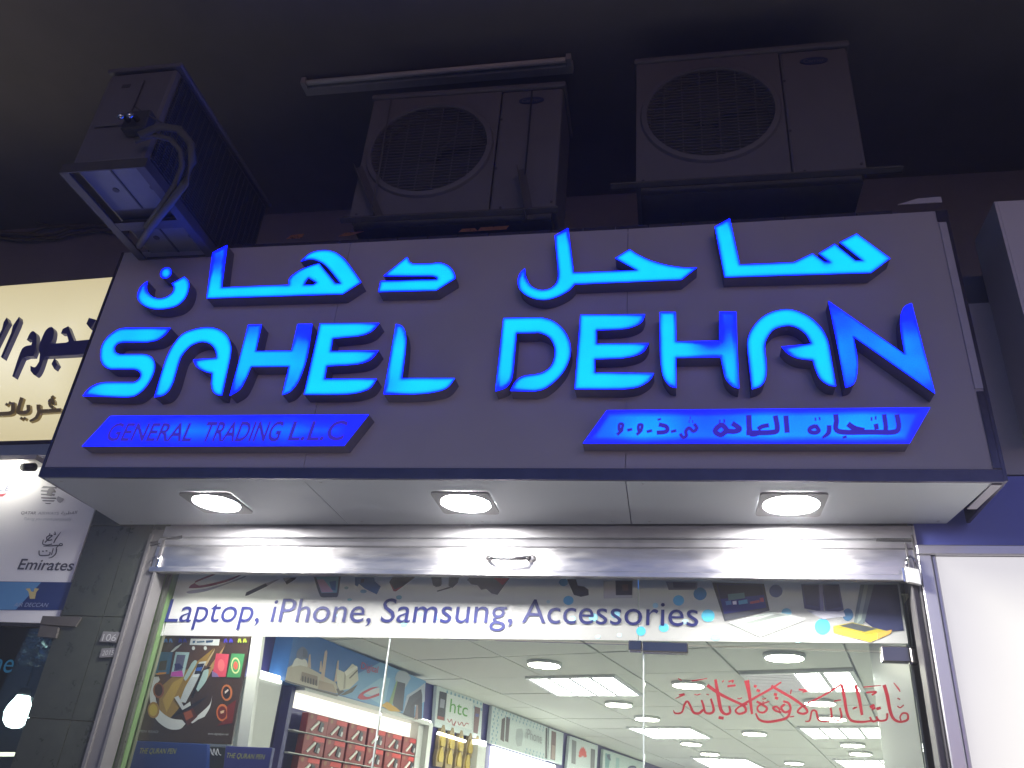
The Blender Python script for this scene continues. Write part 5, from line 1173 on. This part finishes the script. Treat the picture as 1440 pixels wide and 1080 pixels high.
em = [([(310, 505), (345, 470), (360, 458), (345, 455), (322, 470), (330, 490), (360, 485)], 8), ([(378, 430), (382, 450), (370, 445)], 7), ([(420, 432), (385, 480), (370, 510)], [3, 9, 7]), ([(300, 485), (295, 515), (325, 522), (360, 515)], 7), ([(300, 530), (350, 528), (390, 525), (425, 525), (430, 515), (415, 512), (405, 525), (385, 545)], [5, 8, 9, 8, 6, 6, 6, 5]), ([(270, 560), (272, 590), (300, 595), (340, 590), (345, 570)], 8), ([(390, 545), (385, 580), (360, 605), (335, 612)], [9, 8, 7, 4]), ([(290, 565), (302, 566)], 8), ([(315, 562), (327, 563)], 8), ([(368, 545), (355, 590)], 7), ([(345, 440), (340, 452)], 6)]
strokes('logo', AP, [(c7(p), [x * k7 for x in w] if isinstance(w, list) else w * k7) for p, w in em], 0.0015, GREY, ap)
decal('printed_emblem', AP, [(GREY, c7(p)) for p in ([(285, 128), (300, 115), (390, 122), (392, 132)], [(280, 152), (285, 142), (385, 150), (385, 160)], [(282, 176), (284, 168), (380, 172), (375, 182)], [(285, 200), (284, 192), (390, 196), (385, 205)], [(296, 220), (290, 213), (380, 214), (370, 222)], [(318, 238), (308, 232), (355, 233), (345, 239)])] + [(paint(80, 78, 90), c7([(320, 180), (330, 140, 1), (360, 125, 1), (385, 150), (365, 155), (355, 185)])), (paint(150, 150, 155), c7([(388, 205), (400, 185), (445, 205), (415, 232), (400, 225)]))], 0.0015, ap)

WN = FAC.shifted(-0.03)
nw = thing('neighbour_window', 'dark shop window with a lit bulb left of the granite pillar', 'shop window', WN.pw(30, 1079))
wr = WN.hit(60, 960)[0] + 0.01; wz = WN.hit(30, 882)[1]
G().pbox(WN, -4.0, wr, 0.3, wz, -0.012, -0.004).build('pane', M['glass_dark'], nw)
G().pbox(WN, -4.0, wr + 0.03, wz + 0.001, apb - 0.002, -0.02, 0.01).build('top_frame', M['black'], nw)
text('lettering', 'the', WN, (-26, 944), (15.5, 946), (-22, 917), -0.002, paint(30, 110, 140), nw)
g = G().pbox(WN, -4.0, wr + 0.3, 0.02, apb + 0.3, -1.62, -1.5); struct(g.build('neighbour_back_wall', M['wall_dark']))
bl_ = thing('hanging_bulb', 'glowing pear shaped bulb hanging behind the neighbouring window', 'light bulb', WN.pw(25, 1002, -0.25))
bp = np.array(WN.pw(25, 1003, -0.25)); zc = bp[2]
G().lathe(bp, [(0.004, -0.064), (0.03, -0.058), (0.05, -0.035), (0.057, 0.0), (0.05, 0.03), (0.036, 0.055), (0.028, 0.075)], 20).build('bulb', BULB, bl_, smooth=True)
G().lathe(bp, [(0.026, 0.0755), (0.026, 0.105), (0.012, 0.115)], 16).build('socket', M['black'], bl_, smooth=True)
G().tube([bp + [0, 0, 0.115], bp + [0, 0, 0.62]], 0.004, 6).build('cord', M['black'], bl_)
# crinkled foil
fo = np.array(WN.pw(55, 915, -0.12)); g = G(); nx_, ny_ = 16, 14; rnd = random.Random(3); vs = []
cn = [np.array(WN.pw(x, y, -0.12)) for x, y in ((28, 890), (85, 888), (74, 938), (26, 936))]
for i in range(nx_ + 1):
    for j in range(ny_ + 1):
        u, v = i / nx_, j / ny_
        p = (1 - v) * ((1 - u) * cn[0] + u * cn[1]) + v * ((1 - u) * cn[3] + u * cn[2])
        vs.append(tuple(p + np.array([rnd.uniform(-.006, .006), rnd.uniform(-.014, .014), rnd.uniform(-.006, .006)])))
fs = [(i * (ny_ + 1) + j, (i + 1) * (ny_ + 1) + j, (i + 1) * (ny_ + 1) + j + 1, i * (ny_ + 1) + j + 1) for i in range(nx_) for j in range(ny_)]
tag(obj('crinkled_foil', vs, fs, mat('silver foil', (0.75, 0.76, 0.76), 0.12, metal=1.0), None, loc=tuple(fo)), 'crumpled silver foil behind the neighbouring window', 'foil')
sl = thing('strip_lamp', 'thin warm strip lamp low in the neighbouring window', 'strip lamp', WN.pw(10, 1060, -0.3))
slab('tube', WN, [(-60, 1063.5), (28, 1062.5), (29, 1058), (-60, 1057)], -0.33, -0.30, emit('warm strip', (1.0, 0.9, 0.7), 2.5), sl)

# ================================================================== right neighbour: blue fascia, light box, projecting box sign
a_b0 = g3 + 0.012
bf = thing('blue_fascia', 'plain blue fascia panel right of the shop sign', 'fascia panel', FAC.w(3.9, 1.02 + EYE, 0.0))
zl = fa(1380, 768)[1]
G().pbox(FAC, a_b0, 6.9, zl + 0.002, 1.285 + EYE, -0.10, -0.006).build('panel', M['blue_fascia'], bf)
G().pbox(FAC, g3 + 0.003, a_b0 - 0.002, zl - 0.03, 1.09 + EYE, -0.08, 0.008).build('end_trim', M['steel_dull'], bf)
lx = thing('light_box', 'white lit advertising box in an aluminium frame right of the entrance', 'light box', FAC.w(3.9, 0.0, 0.0))
l0 = g3 + 0.004; z_l1 = zl - 0.001
for nm, (b0, b1, c0, c1_) in (('frame_rail', (l0, 4.8, z_l1 - 0.036, z_l1)), ('frame_stile', (l0, l0 + 0.045, 0.05, z_l1 - 0.037)), ('frame_stile', (l0 + 0.046, l0 + 0.062, 0.05, z_l1 - 0.037))):
    bevel(G().pbox(FAC, b0, b1, c0, c1_, -0.10, 0.02 if nm == 'frame_rail' else (0.018 if b0 == l0 else 0.008)).build(nm, M['alu'], lx), 0.004)
lit_face('lit_panel', FAC, [[(l0 + 0.063, 0.05), (4.8, 0.05), (4.8, z_l1 - 0.038), (l0 + 0.063, z_l1 - 0.038)]], 0.0, LBOX, lx, reach=0.6, step=0.05)
G().pbox(FAC, l0 + 0.063, 4.8, 0.05, z_l1 - 0.038, -0.09, -0.003).build('back_tray', M['alu'], lx)

pb_ = thing('projecting_box_sign', 'pale box sign jutting out above the blue fascia', 'shop sign', (2.3, 2.83, 1.395 + EYE))
bx0, by0, bz0, bz1 = 1.30, 2.83, 1.395 + EYE, 2.366 + EYE
G().box(bx0 + 0.012, 6.0, by0, by0 + 0.012, bz0, bz1).build('front_panel', M['lilac_wall'], pb_)
G().box(bx0, bx0 + 0.011, by0, fx(1.1) - 0.003, bz0, bz1).build('side_panel', M['lilac_wall'], pb_)
G().box(bx0 + 0.012, 6.0, by0 + 0.013, fx(1.1) - 0.05, bz0, bz0 + 0.01).build('soffit_panel', M['lilac_wall'], pb_)

# ================================================================== air conditioners, brackets, tube batten, cables
def ac_unit(name='air_conditioner', W_=0.925, H_=0.735, D_=0.32):
    """Front faces -Y; origin at the middle of the base's front edge."""
    r_ = bpy.data.objects.new(name, None); link(r_)
    cs = G(); x0, x1 = -W_ / 2, W_ / 2; xs_ = x0 + W_ * 0.685
    cxf, czf, rf = x0 + W_ * 0.345, H_ * 0.53, 0.275
    seg = 40
    hole = [(cxf + rf * math.cos(2 * math.pi * i / seg), czf + rf * 0.97 * math.sin(2 * math.pi * i / seg)) for i in range(seg)]
    vs, fs = fill([[(x0, 0.0), (xs_ - 0.002, 0.0), (xs_ - 0.002, H_), (x0, H_)], hole])
    cs.add([(x, 0.0, z) for x, z in vs], fs)
    cs.add([(x, 0.0, z) for x, z in hole] + [(cxf + (x - cxf) * 0.94, 0.05, czf + (z - czf) * 0.94) for x, z in hole], [(i, (i + 1) % seg, seg + (i + 1) % seg, seg + i) for i in range(seg)])
    cs.add([(x0, 0, 0), (x0, D_, 0), (x0, D_, H_), (x0, 0, H_)], [(0, 1, 2, 3)]); cs.add([(x0, D_, 0), (x1, D_, 0), (x1, D_, H_), (x0, D_, H_)], [(0, 1, 2, 3)])
    cs.add([(x0, 0, 0), (xs_, 0, 0), (xs_, D_, 0), (x0, D_, 0)], [(0, 1, 2, 3)]); cs.add([(xs_ - 0.002, 0, 0), (xs_ - 0.002, 0.02, 0), (xs_ - 0.002, 0.02, H_), (xs_ - 0.002, 0, H_)], [(0, 1, 2, 3)])
    obj('casing', cs.v, cs.f, M['ac_white'], r_)
    sp_ = G().box(xs_ + 0.002, x1, 0.0, D_ - 0.001, 0.0, H_ - 0.001); bevel(sp_.build('service_panel', M['ac_white'], r_), 0.012, 2)
    lid = G().box(x0 - 0.012, x1 + 0.012, -0.014, D_ + 0.01, H_ + 0.0005, H_ + 0.03); bevel(lid.build('lid', M['ac_white'], r_), 0.006)
    bs = G().box(x0 + 0.02, x1 - 0.02, 0.02, D_ - 0.02, -0.045, -0.001); bs.build('base_rail', M['iron'], r_)
    # round grille ring, dark throat, wires
    gr = G()
    ring = []
    for (rr, y) in ((rf * 1.10, -0.001), (rf * 1.08, -0.014), (rf * 1.0, -0.018), (rf * 0.985, -0.006)):
        ring.append([(cxf + rr * math.cos(2 * math.pi * i / seg), y, czf + rr * 0.97 * math.sin(2 * math.pi * i / seg)) for i in range(seg)])
    for i in range(len(ring) - 1): gr.add(ring[i] + ring[i + 1], [(k, (k + 1) % seg, seg + (k + 1) % seg, seg + k) for k in range(seg)])
    go = gr.build('fan_grille', M['ac_white'], r_, smooth=True)
    wr_ = G()
    for i in range(1, 30):
        z = -rf + 2 * rf * i / 30; hw = math.sqrt(max(0, rf * rf - z * z)) * 0.99
        wr_.box(cxf - hw, cxf + hw, -0.011, -0.0075, czf + z * 0.97 - 0.0022, czf + z * 0.97 + 0.0022)
    for i in range(1, 7):
        x = -rf + 2 * rf * i / 7; hh = math.sqrt(max(0, rf * rf - x * x)) * 0.96
        wr_.box(cxf + x - 0.003, cxf + x + 0.003, -0.0070, -0.004, czf - hh, czf + hh)
    w_o = wr_.build('wire', M['ac_wire'], go)
    th = G(); th.add([(cxf + rf * 0.94 * math.cos(2 * math.pi * i / seg), 0.055, czf + rf * 0.91 * math.sin(2 * math.pi * i / seg)) for i in range(seg)], [tuple(range(seg))]); obj('throat', th.v, th.f, M['ac_dark'], r_)
    fn = G().lathe((cxf, 0.02, czf), [(0.05, 0.0), (0.05, 0.03)], 16, axis='y')
    for q in range(3):
        a = 2 * math.pi * q / 3 + 0.5
        p_ = [(0.05, -0.5), (0.235, -0.35), (0.235, 0.35), (0.05, 0.5)]
        fn.add([(cxf + rr * math.cos(a + t), 0.018 + (0.026 if t > 0 else 0.0), czf + rr * math.sin(a + t)) for rr, t in p_], [(0, 1, 2, 3)])
    fn.build('fan', M['ac_dark'], r_)
    bd = G(); bc = (xs_ + (x1 - xs_) * 0.5, H_ - 0.075)
    ov = [(bc[0] + 0.06 * math.cos(2 * math.pi * i / 24), bc[1] + 0.022 * math.sin(2 * math.pi * i / 24)) for i in range(24)]
    bd.add([(x, -0.004, z) for x, z in ov] + [(x, -0.0005, z) for x, z in ov], [tuple(range(24))] + [(i, (i + 1) % 24, 24 + (i + 1) % 24, 24 + i) for i in range(24)])
    bo_ = obj('badge', bd.v, bd.f, M['badge'], r_)
    P0 = Plane(0, 0, 1, 0)
    v_, f_ = glyphs('Carrier'); k_ = 0.088 / (v_[:, 0].max() - v_[:, 0].min()); mid = (v_.max(0) + v_.min(0)) / 2
    obj('lettering', [((x - mid[0]) * k_ + bc[0], -0.0046, (y - mid[1]) * k_ + bc[1]) for x, y in v_], f_, M['ac_white'], bo_)
    scr = G()
    for (x, z) in ((xs_ + 0.012, 0.25), (xs_ + 0.012, 0.55), (x1 - 0.02, 0.04), (xs_ + 0.05, 0.02), (x0 + 0.03, 0.02)): scr.lathe((x, -0.003, z), [(0.006, 0.0), (0.006, 0.003)], 8, axis='y')
    scr.build('screw', M['ac_dark'], r_)
    return r_
AY = 2.695
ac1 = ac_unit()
c_ = [SIGN.hit(522, 140, -(AY - SY)), SIGN.hit(785, 297, -(AY - SY))]
ac1.location = (-0.92, AY, 2.345 + EYE)
ac1.rotation_euler = (0, 0, 0.015)
tag(ac1, 'dusty white outdoor air conditioner behind the ceiling tube, over the middle of the sign', 'air conditioner', 'outdoor air conditioner units above the sign')
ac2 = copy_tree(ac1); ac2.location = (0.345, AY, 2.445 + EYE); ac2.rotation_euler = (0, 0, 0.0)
tag(ac2, 'dusty white outdoor air conditioner above the right half of the sign', 'air conditioner', 'outdoor air conditioner units above the sign')
# left unit turned side-on: finned back towards the middle, valves towards the street
AZ, AX0, AX1, AYN, AYF, AH = 2.215 + EYE, -2.345, -2.005, 2.13, 3.02, 0.525
ac3 = thing('air_conditioner', 'air conditioner turned side on with pipes looping out, above the left end of the sign', 'air conditioner', ((AX0 + AX1) / 2, AYN, AZ), 'outdoor air conditioner units above the sign')
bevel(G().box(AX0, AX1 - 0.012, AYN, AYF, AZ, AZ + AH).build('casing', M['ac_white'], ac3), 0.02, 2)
bevel(G().box(AX0 - 0.01, AX1 + 0.004, AYN - 0.012, AYF + 0.01, AZ + AH + 0.001, AZ + AH + 0.024).build('lid', M['ac_white'], ac3), 0.006)
bevel(G().box(AX0 + 0.04, AX1 - 0.15, AYN - 0.012, AYN - 0.001, AZ + 0.2, AZ + AH - 0.06).build('service_cover', M['ac_white'], ac3), 0.004)
G().box(AX0 + 0.10, AX1 - 0.20, AYN - 0.0135, AYN - 0.0125, AZ + AH - 0.11, AZ + AH - 0.09).build('label_plate', M['ac_dark'], ac3)
G().box(AX1 - 0.0115, AX1 - 0.008, AYN + 0.03, AYF - 0.03, AZ + 0.03, AZ + AH - 0.03).build('coil_backing', M['ac_dark'], ac3)
co = G()
for i in range(34):
    z = AZ + 0.035 + (AH - 0.07) * i / 33; co.box(AX1 - 0.0075, AX1 - 0.002, AYN + 0.03, AYF - 0.03, z, z + 0.0035)
for i in range(22):
    y = AYN + 0.035 + (AYF - AYN - 0.07) * i / 21; co.box(AX1 - 0.0015, AX1 + 0.002, y, y + 0.0035, AZ + 0.03, AZ + AH - 0.03)
co.build('coil_fin', M['fin'], ac3)
bevel(G().box(AX1 - 0.13, AX1 - 0.02, AYN - 0.05, AYN - 0.0015, AZ + 0.13, AZ + 0.23).build('valve_block', M['ac_dark'], ac3), 0.006)
for dx in (-0.10, -0.06): G().tube([(AX1 + dx, AYN - 0.05, AZ + 0.17), (AX1 + dx, AYN - 0.085, AZ + 0.165), (AX1 + dx, AYN - 0.1, AZ + 0.14)], 0.011, 8).build('valve', M['chrome_soft'], ac3, smooth=True)
pz_ = lambda px, py, y: tuple(np.array(SIGN.pw(px, py, -(y - SY))))
lp = [pz_(196, 190, 2.06), pz_(225, 178, 2.06), pz_(252, 182, 2.07), pz_(268, 202, 2.09), pz_(271, 228, 2.12), pz_(260, 258, 2.15), pz_(236, 290, 2.25), pz_(212, 320, 2.4), pz_(196, 346, 2.6)]
G().tube(lp, 0.0155, 10).build('insulated_pipe', M['pipe'], ac3, smooth=True)
lp = [pz_(190, 198, 2.08), pz_(215, 190, 2.08), pz_(240, 196, 2.085), pz_(254, 212, 2.1), pz_(256, 234, 2.14), pz_(246, 260, 2.17), pz_(226, 290, 2.27), pz_(206, 318, 2.42)]
G().tube(lp, 0.011, 8).build('insulated_pipe', M['pipe'], ac3, smooth=True)
G().tube([pz_(190, 150, 2.11), pz_(205, 160, 2.09), pz_(226, 172, 2.08), pz_(246, 180, 2.1)], 0.004, 6).build('wire', M['ac_wire'], ac3)
br = thing('wall_bracket', 'dark angle iron frame carrying the side on air conditioner', 'bracket', ((AX0 + AX1) / 2, AYF, AZ - 0.06), 'angle iron brackets under the air conditioners')
for x in (AX0 - 0.02, AX1 - 0.02):
    g = G().box(x, x + 0.04, AYN - 0.01, 3.9, AZ - 0.052, AZ - 0.046); g.box(x if x < -2.2 else x + 0.036, x + 0.004 if x < -2.2 else x + 0.04, AYN - 0.01, 3.9, AZ - 0.0455, AZ - 0.008); g.build('arm', M['iron'], br)
G().box(AX0 - 0.02, AX1 + 0.02, AYN - 0.016, AYN - 0.011, AZ - 0.052, AZ - 0.004).build('cross_bar', M['iron'], br)
for y in (AYN + 0.30, AYN + 0.55): G().box(AX0 + 0.021, AX1 - 0.021, y, y + 0.05, AZ - 0.05, AZ - 0.04).build('cross_bar', M['iron'], br)
for i, y in enumerate((AYN + 0.02, AYN + 0.33, AYN + 0.6)):
    g = G().box(AX0 + 0.03, AX1 - 0.03, y, y + 0.24, AZ - 0.012, AZ - 0.004); pn = g.build('base_pan', M['pan'], ac3)
    h_ = G()
    for dx in (0.09, 0.26): h_.lathe((AX0 + 0.03 + dx, y + 0.12, AZ - 0.0145), [(0.014, 0.0), (0.014, 0.002)], 10)
    h_.box((AX0 + AX1) / 2 - 0.004, (AX0 + AX1) / 2 + 0.004, y + 0.004, y + 0.236, AZ - 0.016, AZ - 0.0125)
    h_.build('drain_hole', M['ac_dark'], pn)
def strut(label, pts_list):
    t = thing('wall_bracket', label, 'bracket', tuple(pts_list[0][0]), 'angle iron brackets under the air conditioners')
    for a_, b_ in pts_list:
        a_ = np.array(a_); b_ = np.array(b_); d_ = (b_ - a_); d_ /= np.linalg.norm(d_)
        sx = np.cross(d_, [0, 1, 0]); sx /= np.linalg.norm(sx); sy = np.cross(d_, sx)
        g = G()
        for u_, v_ in ((sx * 0.035, sy * 0.004), (sx * 0.004, sy * 0.035)):
            g.hexa([a_, a_ + u_, a_ + u_ + v_, a_ + v_, b_, b_ + u_, b_ + u_ + v_, b_ + v_])
        am_ = g.build('arm', M['iron'], t)
        h_ = G(); L_ = np.linalg.norm(b_ - a_)
        for i in range(1, int(L_ / 0.035)):
            c0 = a_ + d_ * i * 0.035 + sx * 0.02 - sy * 0.0006
            h_.add([c0 + d_ * 0.008 * math.cos(q * math.pi / 3) + sx * 0.006 * math.sin(q * math.pi / 3) for q in range(6)], [(0, 1, 2, 3, 4, 5)])
        h_.build('slot', M['ac_dark'], am_)
b1 = 2.345 + EYE - 0.047
strut('slotted bracket arms in front of the middle air conditioner', [(pz_(500, 238, 2.665), pz_(528, 306, 2.665)), (pz_(728, 240, 2.665), pz_(740, 310, 2.665)), ((-1.40, 2.66, b1 - 0.004), (-0.44, 2.66, b1 - 0.012)), ((-1.3, 2.7, b1 - 0.045), (-1.3, 3.94, b1 - 0.045)), ((-0.52, 2.7, b1 - 0.045), (-0.52, 3.94, b1 - 0.045))])
b2 = 2.445 + EYE - 0.047
strut('slotted bracket arms below the right air conditioner', [((-0.22, 2.66, b2 - 0.004), (0.92, 2.66, b2 - 0.004)), ((0.0, 2.7, b2 - 0.045), (0.0, 3.94, b2 - 0.045)), ((0.7, 2.7, b2 - 0.045), (0.7, 3.94, b2 - 0.045))])
# cable and strap on the middle unit
cbm = thing('hanging_cable', 'thin dark cable hanging down the front of the middle air conditioner', 'cable', pz_(740, 240, 2.65))
G().tube([pz_(748, 128, 2.67), pz_(746, 160, 2.665), pz_(742, 205, 2.66), pz_(738, 245, 2.66)], 0.0045, 6).build('wire', M['black'], cbm)
cb2 = thing('hanging_cable', 'thin cable down the left side of the middle air conditioner', 'cable', pz_(520, 300, 2.65))
G().tube([pz_(550, 140, 2.67), pz_(543, 180, 2.665), pz_(533, 240, 2.66), pz_(524, 290, 2.66)], 0.0045, 6).build('wire', M['ac_wire'], cb2)

# ceiling batten
tA, tB = at_height(430, 121, 3.515), at_height(806, 88, 3.515)
cbt = thing('ceiling_batten', 'unlit fluorescent batten on the dark canopy ceiling', 'tube light', tuple((tA + tB) / 2))
dv = (tB - tA) / np.linalg.norm(tB - tA); nv = np.array([dv[1], -dv[0], 0])
def bb(s0, s1, w0, w1, z0, z1): return [tA + dv * s0 + nv * w0 + [0, 0, z0], tA + dv * s1 + nv * w0 + [0, 0, z0], tA + dv * s1 + nv * w0 + [0, 0, z1], tA + dv * s0 + nv * w0 + [0, 0, z1], tA + dv * s0 + nv * w1 + [0, 0, z0], tA + dv * s1 + nv * w1 + [0, 0, z0], tA + dv * s1 + nv * w1 + [0, 0, z1], tA + dv * s0 + nv * w1 + [0, 0, z1]]
LT = np.linalg.norm(tB - tA)
bevel(G().hexa(bb(0, LT, -0.035, 0.02, -0.045, 0.003)).build('housing', M['tube_body'], cbt), 0.005)
G().tube([tA + dv * 0.02 + nv * 0.045 + [0, 0, -0.03], tA + dv * (LT - 0.02) + nv * 0.045 + [0, 0, -0.03]], 0.015, 10).build('tube', M['white'], cbt, smooth=True)
for s in (0.004, LT - 0.03): G().hexa(bb(s, s + 0.026, 0.0205, 0.066, -0.05, -0.008)).build('lamp_holder', M['tube_body'], cbt)
# cables along the upper wall on the left
uw = Plane(0, 3.945, 1, 0)
cbl = thing('wall_cable', 'sagging cables along the top of the wall above the cream sign', 'cable', uw.pw(70, 320, 0.03))
rnd = random.Random(5)
for dy in (0, 5, 11):
    G().tube([uw.pw(x, 327 - x * 0.085 + dy + rnd.uniform(-2, 2) + 3 * math.sin(x * 0.05 + dy), 0.03) for x in range(-60, 200, 20)], 0.012, 6).build('wire', M['pipe'], cbl, smooth=True)
G().tube([uw.pw(x, y, 0.05) for x, y in ((10, 270), (25, 295), (48, 312), (70, 318))], 0.008, 6).build('wire', M['pipe'], cbl)

# ================================================================== added haze standing in for lens glare around the lit letters and lamps
hm = bpy.data.materials.new('added glare haze'); hm.use_nodes = True
_n = hm.node_tree.nodes; _n.remove(_n['Principled BSDF'])
_v = _n.new('ShaderNodeVolumePrincipled'); _v.inputs['Density'].default_value = 0.0085; _v.inputs['Color'].default_value = (0.9, 0.9, 0.95, 1); _v.inputs['Anisotropy'].default_value = 0.3
hm.node_tree.links.new(_v.outputs[0], _n['Material Output'].inputs['Volume'])
hz = G().box(-42, 42, -42, 42, -1.2, TOP + 1.2).build('haze', hm); hz['kind'] = 'stuff'
